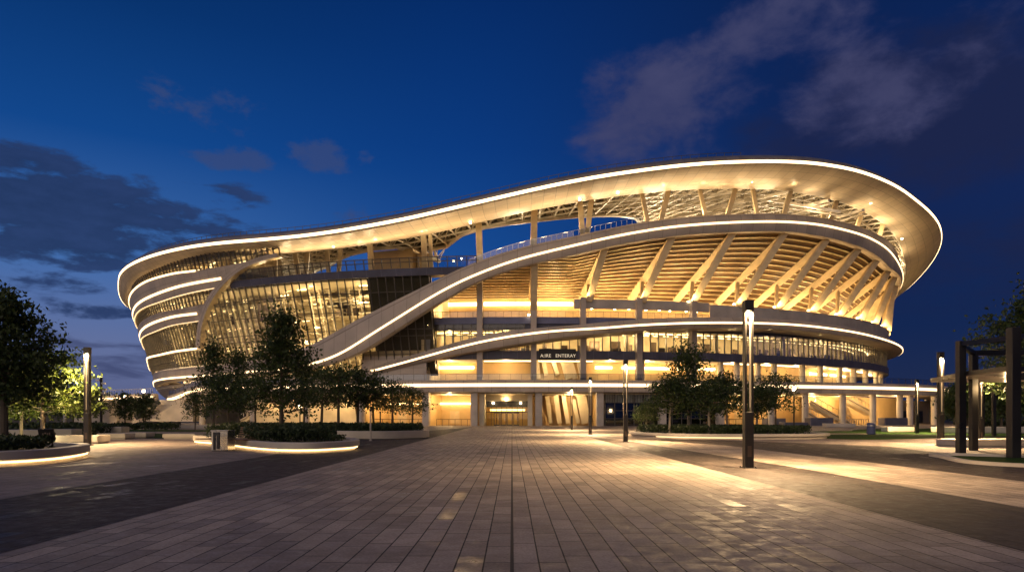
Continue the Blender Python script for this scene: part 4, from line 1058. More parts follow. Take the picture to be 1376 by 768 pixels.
bush('low dark planting behind the curved bench', blob([(-18, 40), (-15.5, 38.8), (-13.6, 39.8), (-14, 42.3), (-17.5, 42.2)]), .4, 1.0, 300, .09, seed=6)
bush('small round shrub right of the shrub clump', blob([(-9.6, 34.9), (-8.9, 34.6), (-8.6, 35.4), (-9.2, 35.9)]), .4, .5, 500, .07, seed=8)
o3 = [(-17, 55), (-10.5, 51.3), (-7.2, 53.4), (-6.6, 57), (-9.5, 62), (-17.5, 67), (-25, 66), (-23, 59)]
planter('long curved planter with a dark hedge under the row of small trees', [(x-.35, y) for x, y in o3], .62)
bush('long dark hedge under the row of small trees', inset(blob(o3), .8), .45, .75, 150, .12, seed=9, name='hedge', cat='hedge')
o4 = [(10.3, 57.5), (12.5, 52.5), (17, 50.6), (22.5, 51.6), (25.5, 55), (24.5, 62), (18, 66), (11.5, 63)]
planter('oval planter with a low hedge under the right hand trees', o4, .42, led=(5, 17), ledmat='led_dim')  # its dim glowing strip imitates a bright pale ledge, no lamp there
bush('low clipped hedge under the right hand trees', inset(blob([(10.9, 58.5), (13, 54), (17, 52.2), (22, 53), (24.6, 56), (23.5, 61.5), (18, 65), (12, 62)]), .1), .3, .72, 150, .11, seed=10, name='hedge', cat='hedge', lumps=.15)
# lawns
def lawn(label, pts, z=.02, dens=260, bl=.05):
    global rng
    P = blob(pts); mb = MB(); mb.poly([(x, y, z) for x, y in P]); o = mb.build('lawn', 'grass', None); o['kind'] = 'stuff'; tag(o, label, 'grass')
    return P
lawn('tapering strip of lawn right of the oval planter', [(24.5, 52), (30, 51.8), (41.5, 62), (38, 66), (27, 64)])
lawn('further strip of lawn in front of the dark planter boxes', [(29, 72), (40, 70), (60, 76), (58, 84), (40, 82)], z=.03)
lawn('lawn between the pale benches at the left', [(-46, 62), (-36, 55.5), (-22, 53), (-20, 58), (-30, 66), (-46, 72)])
lawn('narrow lawn along the stadium forecourt at the left', [(-60, 84), (-40, 78), (-24, 76), (-24, 82), (-40, 88), (-60, 92)], z=.03)
P5 = lawn('small lawn with a curved kerb under the black pergola', [(16.6, 24.2), (18.2, 22.2), (24, 19.6), (30, 20), (30, 27), (22, 27.6), (18.6, 29.5), (17.6, 27.5)])
mb = MB(); kb = inset(P5, -.25); mb.grid([[(x, y, 0) for x, y in kb], [(x, y, .12) for x, y in kb], [(x, y, .12) for x, y in inset(P5, .02)], [(x, y, 0) for x, y in inset(P5, .02)]], close=True); tag(mb.build('kerb', 'pale_concrete', None), 'pale curved kerb edging the lawn under the pergola', 'kerb')
lawn('dark planted ground beyond the pergola', [(36, 60), (60, 56), (90, 70), (90, 100), (50, 95)], z=.025)
lawn('dark lawn behind the left planter', [(-60, 40), (-34, 38), (-30, 46), (-40, 56), (-62, 58)], z=.025)

# ------------------------------------------------------------------ low walls and benches (G from the survey)
def block_bench(label, x0, x1, ytop, ybase, cat='bench', depth=1.4, name='stone_bench', group='pale stone blocks and seat walls', rz=0, mat='pale_concrete', slat=False):
    Y = CH*F/(ybase-HY); h = (ybase-ytop)*Y/F; a = (x0-HX)/F*Y; b = (x1-HX)/F*Y
    o = thing(name, label, cat, (0, 0, 0), group); c = ((a+b)/2, Y+depth/2)
    mb = MB(); mb.box((c[0], c[1], .05), (b-a-.16, depth-.16, .10), rz); mb.build('plinth', 'concrete', o)
    mb = MB(); mb.box((c[0], c[1], .1+(h-.1)/2), (b-a, depth, h-.1), rz); mb.build('seat', mat, o, bevel=.04)
    return o
for lab, *q in [('long pale seat wall behind the left planter, ending at the dark sign board', 0, 52, 577, 588.5), ('pale seat block right of the dark sign board', 72, 96, 576, 588), ('pale stone bench with a bright top left of the lamp post', 74, 131, 584.6, 596),
                ('long pale bench ending in a rounded end behind the tall left lamp', 95, 163, 573, 583.5), ('lower pale block in front of the long left bench', 130, 168, 582, 590), ('isolated pale stone cube bench on the left lawn', 163, 196, 581, 588.3),
                ('tapered pale bench on the lawn left of the litter bin', 218, 262, 582.5, 589.5), ('pale low wall along the forecourt behind the left lawn', 176, 300, 570.5, 576), ('distant long pale wall at the foot of the left ramp', 40, 70, 571, 577),
                ('pale block bench right of the cylindrical bin', 1193, 1229, 573, 580.5), ('thin pale slab bench behind the cylindrical bin', 1110, 1150, 568.5, 574), ('long pale wall beyond the pergola posts', 1262, 1460, 573, 582)]:
    block_bench(lab, *q)
for lab, x0, x1, yt, yb in [('dark planter box left of the thin right lamp', 1030, 1056, 561.5, 571.5), ('long low dark planter box beside the thin right lamp', 1054, 1086, 567, 572.6), ('tall dark planter box in front of the stairs', 1089, 1120, 560.8, 572), ('dark planter box before the far right columns', 1189, 1220, 561, 571.3)]:
    o = block_bench(lab, x0, x1, yt, yb, 'planter box', 2.5, 'planter_box', 'dark planter boxes on the right', mat='dark_slab')
# seat wall under the pergola
block_bench('long pale curved seat wall under the pergola', 1288, 1500, 590, 601.5, depth=2.0)
# planter with timber backrest bench on planter 2
o = thing('timber_bench', 'timber topped bench with a rounded backrest built on the curved planter', 'bench', (0, 0, 0))
mb = MB()
for k in range(5): a, b = Vector((-16.55+.12*k, 35.9+.3*k, .53)), Vector((-13.3+.05*k, 34.0+.3*k, .53)); mb.bar(a, b, .24, .05, up=(0, 0, 1))
mb.build('seat', 'wood', o)
mb = MB(); c = Vector((-13.9, 36.3, .86)); ax = Vector((.95, -.3, 0)).normalized()
for k in range(6): mb.bar(c-ax*.75+Vector((0, .06*k, -.25+.1*k)), c+ax*.75+Vector((0, .06*k, -.25+.1*k)), .09, .05)
mb.build('backrest', 'wood', o)
mb = MB(); mb.box((-12.35, 35.7, .62), (.75, .6, .4), -.3); tag(mb.build('stone_stool', 'pale_concrete', None, bevel=.04), 'small pale stone block between the timber bench and the shrub clump', 'block')
# dark sign board
o = thing('information_board', 'dark slanted information board behind the left planter shrubs', 'sign', (0, 0, 0))
x, y = -18.95, 27.8; c = Vector((x-.0, y, .98)); mb = MB(); mb.box(c, (.62, .06, .46), ax=(Vector((1, .05, 0)).normalized(), Vector((0, 1, .25)).normalized(), Vector((0, -.25, 1)).normalized())); mb.build('panel', 'black_metal', o, bevel=.01)
mb = MB()
for k in range(4): mb.box(c+Vector((-.12+.09*k, -.04, .03*(k % 2)-.02)), (.05, .02, .12), 0)
mb.build('artwork', 'bronze', o)
mb = MB(); mb.bar((x-.2, y+.05, 0), (x-.2, y+.05, .8), .05); mb.bar((x+.2, y+.05, 0), (x+.2, y+.05, .8), .05); mb.build('post', 'black_metal', o)
# litter bin
o = thing('litter_bin', 'square stainless litter bin with a dark opening left of the curved planter', 'bin', (0, 0, 0))
mb = MB(); bx_, by_ = G(296, 605.6); mb.box((bx_, by_+.35, .5), (.86, .7, .94), -.12); mb.build('body', 'steel', o, bevel=.02)
mb = MB(); mb.box((bx_, by_+.35, 1.0), (.92, .76, .05), -.12); mb.build('lid', 'steel', o, bevel=.01)
mb = MB(); mb.box((bx_-.30, by_-.01, .5), (.1, .03, .86), -.12); mb.box((bx_-.1, by_-.03, .52), (.13, .03, .82), -.12); mb.box((bx_-.2, by_-.02, .85), (.3, .035, .14), -.12); mb.build('opening', 'dark_int', o)
mb = MB(); mb.box((bx_, by_+.35, .015), (.8, .64, .03), -.12); mb.build('base', 'black_metal', o)
o = thing('round_bin', 'grey cylindrical litter bin standing alone on the right paving', 'bin', (0, 0, 0)); bx_, by_ = G(1170.5, 583.5)
mb = MB(); mb.lathe((bx_, by_, 0), [(0, .05), (.36, .05), (.38, .1), (.38, 1.05), (.3, 1.12), (.26, 1.05), (0, 1.0)], 24); mb.build('body', 'blue_slab', o, smooth=True)
mb = MB(); mb.lathe((bx_, by_, 0), [(0, 0), (.32, 0), (.32, .05), (0, .05)], 20); mb.build('base', 'black_metal', o)
mb = MB(); mb.lathe((bx_, by_, .82), [(.385, 0), (.39, .02), (.39, .06), (.385, .08)], 24); mb.build('band', 'steel', o)

# ------------------------------------------------------------------ lamp posts
def lamp_proto():
    o = thing('lamp_post', '', 'lamp post', (0, 0, 0), 'square lamp posts with a lit slot')
    mb = MB(); mb.box((0, 0, .92), (.36, .36, 1.84)); mb.build('base_column', 'black_metal', o, bevel=.015)
    for s in (-1, 1):
        mb = MB(); mb.box((.135*s, 0, 3.5), (.085, .3, 3.32)); mb.build('upright', 'black_metal', o)
        mb = MB(); mb.box((.087*s, 0, 3.55), (.01, .1, 3.1)); mb.build('light_strip', 'post_led', o)
    mb = MB(); mb.box((0, 0, .012), (.56, .56, .024)); [mb.lathe((sx_*.23, sy_*.23, .024), [(.02, 0), (.02, .03), (0, .03)], 6) for sx_ in (-1, 1) for sy_ in (-1, 1)]; mb.build('base_plate', 'black_metal', o)
    mb = MB(); mb.box((0, -.182, .55), (.16, .006, .36)); mb.build('access_hatch', 'bronze', o)
    mb = MB(); mb.box((0, 0, 5.33), (.37, .36, .34)); mb.build('cap', 'black_metal', o, bevel=.01)
    mb = MB(); mb.lathe((0, 0, 5.08), [(0, -.08), (.06, -.06), (.085, 0), (.06, .06), (0, .09)], 14); mb.build('lamp', 'bulb', o, smooth=True)
    return o
lp = lamp_proto(); first = True
for x, y, s, lab, w in [(7.78, 22.5, 1, 'tallest nearest lamp post standing on the dark paving band', 900), (7.6, 45.7, 1, 'second lamp post of the row leading to the entrance', 900), (7.5, 65.5, 1, 'third lamp post of the row, left of the second', 900), (7.65, 87.5, 1, 'farthest small lamp post of the row before the lobby', 900),
                        (25.3, 40.3, 1, 'lamp post just left of the black pergola', 900), (41.4, 69.8, 1, 'lamp post in front of the far right podium columns', 900), (-25.0, 40.2, 1.05, 'tall lamp post between the left tree and the banded facade', 900), (32.6, 47.5, .86, 'lamp post seen between the pergola posts', 500)]:
    if first: t_ = lp; first = False
    else: t_ = copy_tree(lp)
    place(t_, (x, y, 0), 0, s, lab); t_.scale = (.8*s, .8*s, s)
    point('lamp_bulb', (x, y, 4.93*s), w*.16, .05, (1, .70, .36))
    for dy in (-.135, .135): spot('lamp_downlight', (x, y+dy, 5.12*s), (x, y+dy*4, 0), w*11.5, 158, .1, (1, .66, .33), 1.0)
def pole(label, x, y, h, mat='steel', r=.07, lamp=False, cat='pole', name='slender_pole'):
    o = thing(name, label, cat, (0, 0, 0)); mb = MB(); mb.lathe((x, y, 0), [(r*2, 0), (r*2, .06), (r, .1), (r, h), (0, h)], 10); mb.build('shaft', mat, o)
    if lamp:
        mb = MB(); mb.lathe((x, y, h), [(0, 0), (.2, .05), (.26, .3), (.16, .5), (0, .55)], 12); mb.build('lantern', 'bulb_soft', o, smooth=True)
        mb = MB(); mb.lathe((x, y, h+.5), [(0, .15), (.3, .05), (.3, 0), (0, 0)], 12); mb.build('cap', 'black_metal', o)
        point('lantern_lamp', (x, y-.5, h+.2), 500, .25)
    else:
        mb = MB(); mb.lathe((x, y, h-.02), [(r, 0), (r*1.5, .04), (r*1.2, .12), (0, .14)], 10); mb.build('finial', 'black_metal', o)
    return o
emis('bulb_soft', (1, .74, .42), 16)
pole('thin lamp with a lantern head right of the near lamp post', 41.3, 100, 5.5, 'black_metal', .1, True, 'lamp post', 'lantern_post')
pole('pale pole rising out of the left tree foliage', -52.4, 80, 7.4, 'steel', .16)
pole('short pale pole at the kerb before the small tree row', *G(498, 592), 2.1, 'pale_concrete', .06)
pole('short dark pole beside the small tree row planter', *G(511, 589), 2.0, 'black_metal', .05)
pole('lantern post rising behind the young trees near the footbridge', (193-HX)/F*118, 118, 5.9, 'black_metal', .1, True, 'lamp post', 'lantern_post')
pole('lantern post left of the footbridge lantern, behind the rounder young tree', (168-HX)/F*125, 125, 5.2, 'black_metal', .1, True, 'lamp post', 'lantern_post')
pole('lantern glowing through the trunks under the tall left trees', (403-HX)/F*95, 95, 2.9, 'black_metal', .08, True, 'lamp post', 'lantern_post')
o = pole('camera mast with small fittings left of the footbridge', (136-HX)/F*92, 92, 6.9, 'black_metal', .16, False, 'mast', 'camera_mast')
mb = MB(); mx_ = (136-HX)/F*92
for dz, dx in ((6.6, -.3), (6.2, .45), (5.4, .55), (4.9, .4)): mb.box((mx_+dx, 91.8, dz), (.5, .3, .22)); mb.bar((mx_, 92, dz), (mx_+dx, 91.9, dz), .07)
mb.build('camera', 'steel', o)

# ------------------------------------------------------------------ pergola on the right
pg = thing('pergola', 'black steel pergola with tall square posts and flat louvre roofs', 'pergola', (0, 0, 0))
def post(x, y, w, h, rz=0):
    mb = MB(); mb.box((x, y, h/2), (w, w, h), rz); mb.build('post', 'black_metal', pg, bevel=.012)
posts = [(1291, 608, 458, .40), (1308, 604.5, 471, .38), (1362, 615, 440, .46), (1320.5, 585, 507, .30), (1335.5, 586, 514, .34), (1391, 604, 470, .38)]
PP = []
for px, pb, pt, w in posts:
    x, y = G(px, pb); h = CH+(HY-pt)*y/F; post(x, y, w*.8, h); PP.append((x, y, h))
a, c, b = PP[0], PP[2], PP[1]
for p_, q_, w_, h_ in [((a[0], a[1], a[2]-.14), (c[0]+1.2, c[1]+.6, a[2]-.16), .24, .22), ((a[0], a[1]+.1, a[2]-.15), (b[0]+.0, b[1], b[2]-.12), .24, .2), ((b[0]+.1, b[1], b[2]-.12), (PP[5][0], PP[5][1], PP[5][2]-.12), .3, .26),
                       ((c[0], c[1], c[2]-2.0), (c[0]+6, c[1]-1, c[2]-1.9), .3, .3), ((PP[3][0], PP[3][1], 4.1), (PP[4][0]+4, PP[4][1], 4.1), .3, .25)]:
    mb = MB(); mb.bar(p_, q_, w_, h_, up=(0, 0, 1)); mb.build('beam', 'black_metal', pg, bevel=.01)
mb = MB()   # lower flat canopy running back from the first post
z0 = 3.62
q = [(a[0]+.1, a[1]-.1), (c[0]+.1, c[1]+.35), (c[0]+7, c[1]+3), (c[0]+7, 37.5), (b[0]-.3, 37.5)]
mb.prism(q, z0, z0+.17); mb.build('canopy', 'black_metal', pg)
mb = MB(); mb.prism([(x*.985+.3, y*.99+.25) for x, y in q], z0-.05, z0-.005)
mb.build('louvres', 'bronze', pg)
mb = MB(); mb.lathe((24.2, 33.2, z0-.14), [(0, -.03), (.12, 0), (.12, .08), (0, .09)], 14); mb.build('downlight', 'bulb', pg); point('pergola_lamp', (24.2, 33.2, z0-.5), 160, .15)
point('pergola_lamp', (28, 38.5, 3.2), 160, .15)
point('far_tree_light', (44, 72, 3.5), 500, .3)

# ------------------------------------------------------------------ trees
def at(px, py=None, Y=None):
    if Y is None: return G(px, py)
    return ((px-HX)/F*Y, Y)
big = tree('broadleaf_tree', 'large dark tree leaning over the planter at the left edge', 7.3, 1.95, 2.3, .17, 9500, .13, 11, 'round', nlimb=34)
place(big, (*at(6, Y=27.5), 0), .5, .95); big.scale = (.86, .86, .97)
dark = tree('broadleaf_tree', 'tallest dark cone shaped tree in the middle left planter', 8.15, 2.1, 2.0, .13, 7500, .125, 12, 'cone', nlimb=40)
place(dark, (*at(378, Y=38.5), 0), 0)
t3 = tree('broadleaf_tree', 'slender see-through tree left of the tallest dark tree', 9.3, 2.5, 3.0, .13, 3400, .16, 13, 'tiers', nlimb=30)
place(t3, (*at(287, Y=66), 0), .3)
t4 = tree('broadleaf_tree', 'small airy tree with pale lit leaves under the tall tree', 6.0, 2.2, 2.2, .09, 2600, .14, 14, 'round', nlimb=22)
grp = 'small broadleaf trees standing in the planters and forecourt'
def plant_copy(src, px, Y, s, rz, lab, g=grp, sz=None):
    c = copy_tree(src); place(c, (*at(px, Y=Y), 0), rz, s, lab); c['group'] = g
    if sz: c.scale = (s, s, sz)
    return c
place(t4, (*at(344, Y=70), 0), 1.0, 1.0, 'small airy tree between the slender tree and the tallest dark tree'); t4['group'] = grp
plant_copy(t3, 321, 76, 1.02, 2.0, 'slender tree just right of the first slender tree, with a thin twin trunk')
plant_copy(t4, 306, 60, .95, 3.1, 'small low tree in front of the slender trees')
plant_copy(t4, 262, 84, .8, 4.1, 'small tree at the left rim of the tree group, in front of the pale hull')
plant_copy(t3, 408, 72, .86, 4.4, 'tree just right of the tallest dark tree')
t5 = tree('broadleaf_tree', 'dense tree of the planter row, fourth from its right end', 6.3, 2.2, 2.7, .12, 2700, .135, 15, 'round', nlimb=28)
place(t5, (*at(480, Y=60), 0), 0); t5['group'] = grp
for px, Y, s, rz, lab in [(431, 64, 1.05, 1.2, 'leftmost tree of the planter row, under the lowest part of the ribbon'), (455, 57, .98, 2.7, 'second tree of the planter row, with a forked trunk'), (503, 63, .92, 4.0, 'third tree from the right end of the planter row'), (528, 60, .8, 5.2, 'second tree from the right end of the planter row'), (553, 64, .74, .8, 'last and smallest tree at the right end of the planter row')]:
    plant_copy(t5, px, Y, s, rz, lab)
y1 = tree('young_tree', 'young round tree in front of the footbridge pier', 5.2, 1.9, 1.6, .08, 2600, .17, 16, 'round', nlimb=16); place(y1, (*at(168, Y=96), 0), 0); y1['group'] = grp
plant_copy(y1, 195, 92, .95, 2, 'young feathery tree in front of the dark escalator')
# right group
ra = tree('broadleaf_tree', 'tallest tree of the right group rising above the podium light', 8.0, 2.9, 3.0, .12, 3800, .15, 21, 'tiers', bark='pale_bark', nlimb=30, sparse=.9)
place(ra, (*at(926, Y=57), 0), 0); ra['group'] = grp
rb_ = tree('broadleaf_tree', 'dense green tree at the left of the right group', 4.9, 2.0, 2.0, .10, 4600, .13, 22, 'round', bark='pale_bark', nlimb=26)
place(rb_, (*at(899, Y=55), 0), 0); rb_['group'] = grp
for px, Y, s, rz, lab in [(953, 53.5, .95, 2.2, 'dense green tree with a pale trunk in the middle of the right group'), (978, 60, 1.1, 3.6, 'tree behind the nearest lamp post with a pale lit trunk'), (1017, 66, 1.0, 4.9, 'small tree right of the nearest lamp post'), (868, 66, .62, .9, 'smallest tree at the left end of the right group')]:
    plant_copy(rb_, px, Y, s, rz, lab)
plant_copy(t4, 1042, 76, 1.12, 1.9, 'airy young tree between the near lamp post and the lantern post')
# far right
rbig = tree('broadleaf_tree', 'big dark tree standing behind the pergola at the right edge', 10.4, 3.3, 3.4, .22, 9000, .17, 31, 'round', nlimb=36)
place(rbig, (*at(1388, Y=46), 0), 1.0)
far = tree('broadleaf_tree', 'low dark tree seen beyond the pergola posts', 6.2, 3.0, 1.5, .14, 3200, .26, 32, 'round', nlimb=20)
place(far, (*at(1300, Y=84), 0), 0, 1, 'dark tree just right of the podium end behind the pergola'); far['group'] = 'dark trees along the far edge of the plaza'
GG = 'dark trees along the far edge of the plaza'
for px, Y, s, rz, lab in [(1345, 78, 1.0, 1, 'green tree lit from below between the pergola posts'), (1376, 90, 1.2, 2, 'dark tree cut by the right picture edge beyond the pergola'), (1322, 112, 1.2, 4, 'farthest tree visible through the pergola'),
                          (1282, 150, 1.1, 3, 'distant tree at the very end of the podium'), (35, 84, 1.15, 2, 'background tree under the big left tree, nearer the middle'), (-8, 76, 1.1, 3, 'background tree cut by the left picture edge'), (98, 110, 1.05, 4, 'background tree right of the pale pole'),
                          (122, 150, 1.3, 5, 'distant tree beside the camera mast'), (148, 165, 1.15, .5, 'distant tree under the left end of the footbridge'), (60, 140, 1.5, 1.4, 'distant dark tree behind the yellow lit tree')]:
    plant_copy(far, px, Y, s, rz, lab, GG)
lime = tree('young_tree', 'tree with yellow green lamp lit leaves behind the big left tree', 5.6, 2.6, 2.0, .11, 5200, .15, 41, 'round', mat='leaf_lime', bark='pale_bark', nlimb=24)
place(lime, (*at(58, Y=41), 0), 0); lime['group'] = grp
plant_copy(lime, 28, 44, .92, 2.2, 'second yellow green tree, nearer the dark trunk at the left')
plant_copy(lime, 5, 50, .9, 4.2, 'yellow green tree at the left picture edge')
point('tree_fill', (*at(92, Y=39.5), 4.4), 230, .2, (1, .8, .42)); point('tree_fill', (*at(44, Y=42), .8), 260, .2, (1, .8, .42)); point('tree_fill', (*at(5, Y=45), 1.0), 160, .2, (1, .8, .42))  # unseen lights added to brighten the yellow green leaves
bush('dark hedge behind the seat wall at the left', [(-70, 62), (-38, 62), (-38, 66), (-70, 66)], 0, 1.2, 60, .2, seed=51, name='hedge', cat='hedge')
bush('dark hedge in front of the footbridge pier', [(-70, 92), (-44, 88), (-44, 91), (-70, 95)], 0, 1.0, 60, .2, seed=52, name='hedge', cat='hedge')
bush('dark hedge beyond the pergola', [(58, 84), (100, 84), (100, 90), (58, 90)], 0, 1.4, 50, .22, seed=53, name='hedge', cat='hedge')
bush('sparse grassy shrubs behind the left planter', [(-40, 36), (-27.5, 34), (-27.5, 38), (-40, 40)], 0, .6, 90, .12, seed=54, mat='leaf_lime')
# low distant buildings behind the left trees
o = thing('pavilion', 'low flat roofed pavilion far behind the left trees', 'building', (0, 0, 0))
x0, x1 = (-20-HX)/F*190, (118-HX)/F*190; mb = MB(); mb.box(((x0+x1)/2, 195, 2.4), (x1-x0, 8, 4.8)); mb.build('wall', 'dark_int', o)
mb = MB(); mb.box(((x0+x1)/2, 194.5, 5.2), (x1-x0+2, 10, .6)); mb.build('roof', 'clad', o)
mb = MB()
for k in range(9): mb.box((x0+3+k*(x1-x0-6)/8, 190.9, 2.0), (1.6, .1, 1.6))
mb.build('window', 'ceil_soft', o) if 'ceil_soft' in M else None
# tree belt along the horizon
rng = np.random.default_rng(77)
def belt(lab, xa, ya, xb, yb, h, n):
    s = rng.uniform(0, 1, n); hh = h*(.55+.45*np.abs(np.sin(s*37)*np.cos(s*11+1))); z = hh*rng.uniform(0, 1, n)**.7
    c = np.c_[xa+(xb-xa)*s+rng.normal(size=n)*3, ya+(yb-ya)*s+rng.normal(size=n)*3, z]; o = leaf_mesh('far_woods', c, .9, 'leaf'); o['kind'] = 'stuff'; tag(o, lab, 'woods')
belt('dark line of far woods on the left horizon', -420, 330, -110, 300, 13, 9000); belt('dark line of far woods on the right horizon', 130, 260, 420, 300, 12, 9000)

# ------------------------------------------------------------------ sky at dusk
w = bpy.data.worlds.new('World'); SC.world = w; w.use_nodes = True; nt = w.node_tree; nt.nodes.clear()
tc = N(nt, 'ShaderNodeTexCoord'); sx = N(nt, 'ShaderNodeSeparateXYZ'); L(nt, tc.outputs['Generated'], sx.inputs[0])
def mth(op, a, b=None, c=None):
    n = N(nt, 'ShaderNodeMath', operation=op)
    for i, v in enumerate((a, b, c)):
        if v is None: continue
        if isinstance(v, (int, float)): n.inputs[i].default_value = v
        else: L(nt, v, n.inputs[i])
    return n.outputs[0]
az = mth('ARCTAN2', sx.outputs['X'], sx.outputs['Y']); el = mth('ARCSINE', sx.outputs['Z'])
azn = mth('ADD', mth('MULTIPLY', az, 0.70), .5)       # 0 left edge .. 1 right edge
eln = mth('MULTIPLY', el, 1/R(33))
def cramp(fac, stops):
    r = ramp(nt, stops); L(nt, fac, r.inputs['Fac']); return r.outputs['Color']
def mixc(f, a, b, bt='MIX'):
    m = N(nt, 'ShaderNodeMix', data_type='RGBA', blend_type=bt)
    if isinstance(f, (int, float)): m.inputs[0].default_value = f
    else: L(nt, f, m.inputs[0])
    for i, v in ((6, a), (7, b)):
        if isinstance(v, tuple): m.inputs[i].default_value = (*v, 1)
        else: L(nt, v, m.inputs[i])
    return m.outputs[2]
def s2l(r, g, b): return tuple((c/255/12.92 if c/255 <= .04045 else ((c/255+.055)/1.055)**2.4) for c in (r, g, b))
left = cramp(eln, [(0, s2l(84, 88, 122)), (.16, s2l(92, 106, 148)), (.35, s2l(58, 100, 160)), (.6, s2l(15, 66, 132)), (.85, s2l(6, 48, 104)), (1, s2l(4, 40, 90))])
right = cramp(eln, [(0, s2l(32, 42, 72)), (.2, s2l(18, 36, 76)), (.5, s2l(16, 35, 80)), (.8, s2l(9, 32, 78)), (1, s2l(6, 30, 74))])
midc = cramp(eln, [(0, s2l(50, 70, 112)), (.35, s2l(22, 72, 140)), (.65, s2l(8, 54, 120)), (1, s2l(3, 38, 94))])
f1 = mth('SMOOTH_MIN', 1, 1, 0)
m1 = N(nt, 'ShaderNodeMapRange'); m1.interpolation_type = 'SMOOTHSTEP'; L(nt, azn, m1.inputs['Value']); m1.inputs['From Min'].default_value = .12; m1.inputs['From Max'].default_value = .5
m2 = N(nt, 'ShaderNodeMapRange'); m2.interpolation_type = 'SMOOTHSTEP'; L(nt, azn, m2.inputs['Value']); m2.inputs['From Min'].default_value = .42; m2.inputs['From Max'].default_value = .82
base = mixc(m2.outputs[0], mixc(m1.outputs[0], left, midc), right)
def clouds(sxs, sz, seed, lo, hi, detail=7, rough=.55, dist=.3):
    cv = N(nt, 'ShaderNodeCombineXYZ'); L(nt, mth('MULTIPLY', az, sxs), cv.inputs[0]); L(nt, mth('MULTIPLY', el, sz), cv.inputs[1]); cv.inputs[2].default_value = seed
    n = N(nt, 'ShaderNodeTexNoise'); n.inputs['Scale'].default_value = 1; n.inputs['Detail'].default_value = detail; n.inputs['Roughness'].default_value = rough; n.inputs['Distortion'].default_value = dist
    L(nt, cv.outputs[0], n.inputs['Vector']); mr = N(nt, 'ShaderNodeMapRange'); mr.interpolation_type = 'SMOOTHSTEP'; L(nt, n.outputs['Fac'], mr.inputs['Value']); mr.inputs['From Min'].default_value = lo; mr.inputs['From Max'].default_value = hi
    return mr.outputs[0]
def win(v, a0, a1, b0, b1):
    p = N(nt, 'ShaderNodeMapRange'); p.interpolation_type = 'SMOOTHSTEP'; L(nt, v, p.inputs['Value']); p.inputs['From Min'].default_value = a0; p.inputs['From Max'].default_value = a1
    q = N(nt, 'ShaderNodeMapRange'); q.interpolation_type = 'SMOOTHSTEP'; L(nt, v, q.inputs['Value']); q.inputs['From Min'].default_value = b0; q.inputs['From Max'].default_value = b1; q.inputs['To Min'].default_value = 1; q.inputs['To Max'].default_value = 0
    return mth('MULTIPLY', p.outputs[0], q.outputs[0])
def cloud_field(boxes, sxs, sz, seed, lo, hi, detail=8, rough=.58, dist=.4):
    """cloud banks at given bearings: soft ellipses in azimuth / elevation broken up by noise"""
    tot = None
    for (x, y, rx, ry, wgt) in boxes:
        a0 = math.atan((x-HX)/F); e0 = math.atan((HY-y)/math.hypot(F, x-HX)); ra = rx/F; re = ry/F
        d = mth('ADD', mth('POWER', mth('ABSOLUTE', mth('MULTIPLY', mth('SUBTRACT', az, a0), 1/ra)), 2), mth('POWER', mth('ABSOLUTE', mth('MULTIPLY', mth('SUBTRACT', el, e0), 1/re)), 2))
        v = mth('MULTIPLY', mth('MAXIMUM', mth('SUBTRACT', 1.0, d), 0), wgt); tot = v if tot is None else mth('MAXIMUM', tot, v)
    cv = N(nt, 'ShaderNodeCombineXYZ'); L(nt, mth('MULTIPLY', az, sxs), cv.inputs[0]); L(nt, mth('MULTIPLY', el, sz), cv.inputs[1]); cv.inputs[2].default_value = seed
    n = N(nt, 'ShaderNodeTexNoise'); n.inputs['Scale'].default_value = 1; n.inputs['Detail'].default_value = detail; n.inputs['Roughness'].default_value = rough; n.inputs['Distortion'].default_value = dist
    L(nt, cv.outputs[0], n.inputs['Vector'])
    q = mth('ADD', mth('MULTIPLY', n.outputs['Fac'], 1.5), mth('MULTIPLY', tot, .62))
    mr = N(nt, 'ShaderNodeMapRange'); mr.interpolation_type = 'SMOOTHSTEP'; L(nt, q, mr.inputs['Value']); mr.inputs['From Min'].default_value = lo; mr.inputs['From Max'].default_value = hi
    return mth('MULTIPLY', mr.outputs[0], mth('MINIMUM', mth('MULTIPLY', tot, 3.0), 1.0)), n.outputs['Fac']
cR2, _ = cloud_field([(1260, 150, 260, 130, 1.0), (1330, 330, 200, 90, .5)], 7, 14, 33.0, .80, 1.4, 10, .6, .1)
sky = mixc(mth('MULTIPLY', cR2, .8), base, s2l(27, 34, 66))
cR1, nR = cloud_field([(880, 155, 140, 95, .95), (1055, 45, 120, 66, .95), (960, 110, 110, 70, .8), (1180, 110, 170, 80, .75), (1330, 60, 120, 60, .7), (1255, 40, 110, 30, .6), (960, 215, 150, 40, .5), (1150, 120, 120, 60, .55), (660, 240, 60, 20, .5)], 9, 15, 12.3, .93, 1.42, 12, .6, .15)
colR = mixc(nR, s2l(22, 36, 80), s2l(76, 76, 108))
sky = mixc(mth('MULTIPLY', cR1, .82), sky, colR)
cL1, nL = cloud_field([(70, 275, 210, 60, 1.0), (20, 215, 110, 26, .9), (210, 300, 150, 30, .8), (90, 330, 180, 34, .9), (300, 262, 70, 26, .55), (20, 375, 120, 18, .6), (120, 415, 90, 14, .7)], 15, 44, 3.1, .94, 1.22, 12, .6, .1)
sky = mixc(mth('MULTIPLY', cL1, .92), sky, mixc(nL, s2l(14, 30, 58), s2l(46, 66, 112)))
cL2, _ = cloud_field([(310, 215, 60, 22, .9), (432, 210, 56, 28, 1.0), (490, 215, 20, 16, .8), (265, 140, 90, 46, .55), (470, 283, 40, 16, .5)], 20, 34, 27.7, .96, 1.3, 10, .6, .1)
sky = mixc(mth('MULTIPLY', cL2, .7), sky, s2l(52, 68, 112))
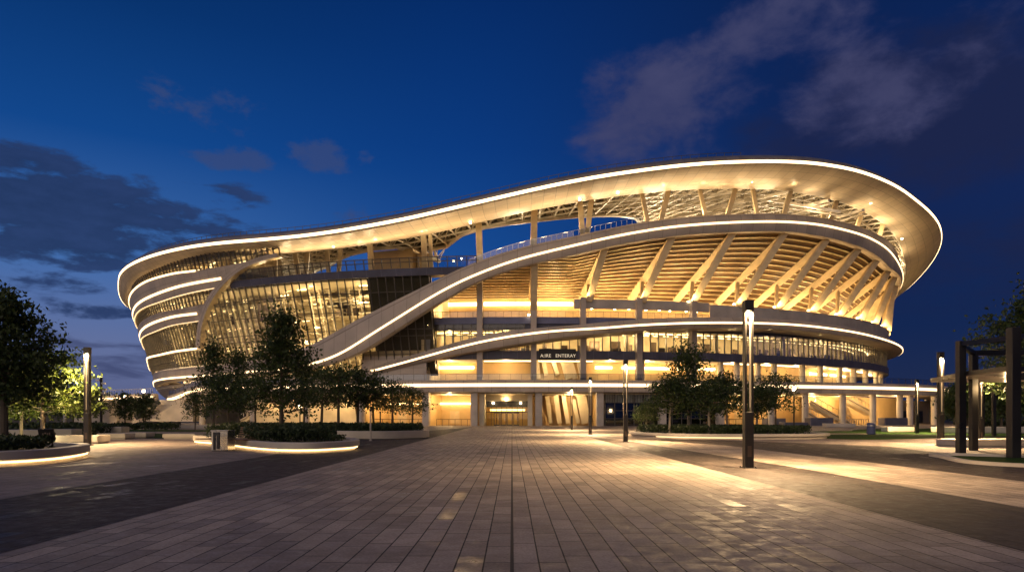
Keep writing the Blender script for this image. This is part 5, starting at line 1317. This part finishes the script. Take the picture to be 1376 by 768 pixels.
cL3, _ = cloud_field([(60, 470, 240, 26, .6), (150, 500, 160, 16, .6), (-60, 440, 160, 30, .8)], 8, 40, 51.0, .95, 1.3)
sky = mixc(mth('MULTIPLY', cL3, .7), sky, s2l(50, 58, 94))
bg = N(nt, 'ShaderNodeBackground'); L(nt, sky, bg.inputs['Color']); bg.inputs['Strength'].default_value = 1.12
ns = N(nt, 'ShaderNodeTexSky', sky_type='NISHITA'); ns.sun_disc = False; ns.sun_elevation = R(-4); ns.sun_rotation = R(215)
bg2 = N(nt, 'ShaderNodeBackground'); L(nt, ns.outputs[0], bg2.inputs['Color']); bg2.inputs['Strength'].default_value = .05
ad = N(nt, 'ShaderNodeAddShader'); L(nt, bg.outputs[0], ad.inputs[0]); L(nt, bg2.outputs[0], ad.inputs[1])
wo = N(nt, 'ShaderNodeOutputWorld'); L(nt, ad.outputs[0], wo.inputs['Surface'])
# broad warm fill from behind the camera, added to lift facade and paving
sl = bpy.data.lights.new('dusk_fill', 'SUN'); sl.energy = 1.12; sl.angle = R(70); sl.color = (1, .76, .52)
so = bpy.data.objects.new('dusk_fill', sl); C.objects.link(so); so.rotation_euler = Vector((.45, 1, -.38)).to_track_quat('-Z', 'Y').to_euler()

cam = bpy.data.cameras.new('camera'); co = bpy.data.objects.new('camera', cam); C.objects.link(co)
co.location = (0, 0, CH); co.rotation_euler = (R(90), 0, 0); cam.sensor_width = 36; cam.lens = 24; cam.shift_y = (HY-384)/1376; cam.clip_end = 6000
SC.camera = co
SC.view_settings.view_transform = 'Standard'; SC.view_settings.look = 'None'; SC.view_settings.exposure = 0
cy = SC.cycles; cy.use_denoising = True
try: cy.denoiser = 'OPENIMAGEDENOISE'; cy.denoising_input_passes = 'RGB_ALBEDO_NORMAL'
except Exception: pass
cy.max_bounces = 6; cy.diffuse_bounces = 3; cy.glossy_bounces = 3; cy.transparent_max_bounces = 12; cy.transmission_bounces = 4
cy.sample_clamp_indirect = 3; cy.sample_clamp_direct = 0; cy.use_light_tree = True; cy.caustics_reflective = False; cy.caustics_refractive = False
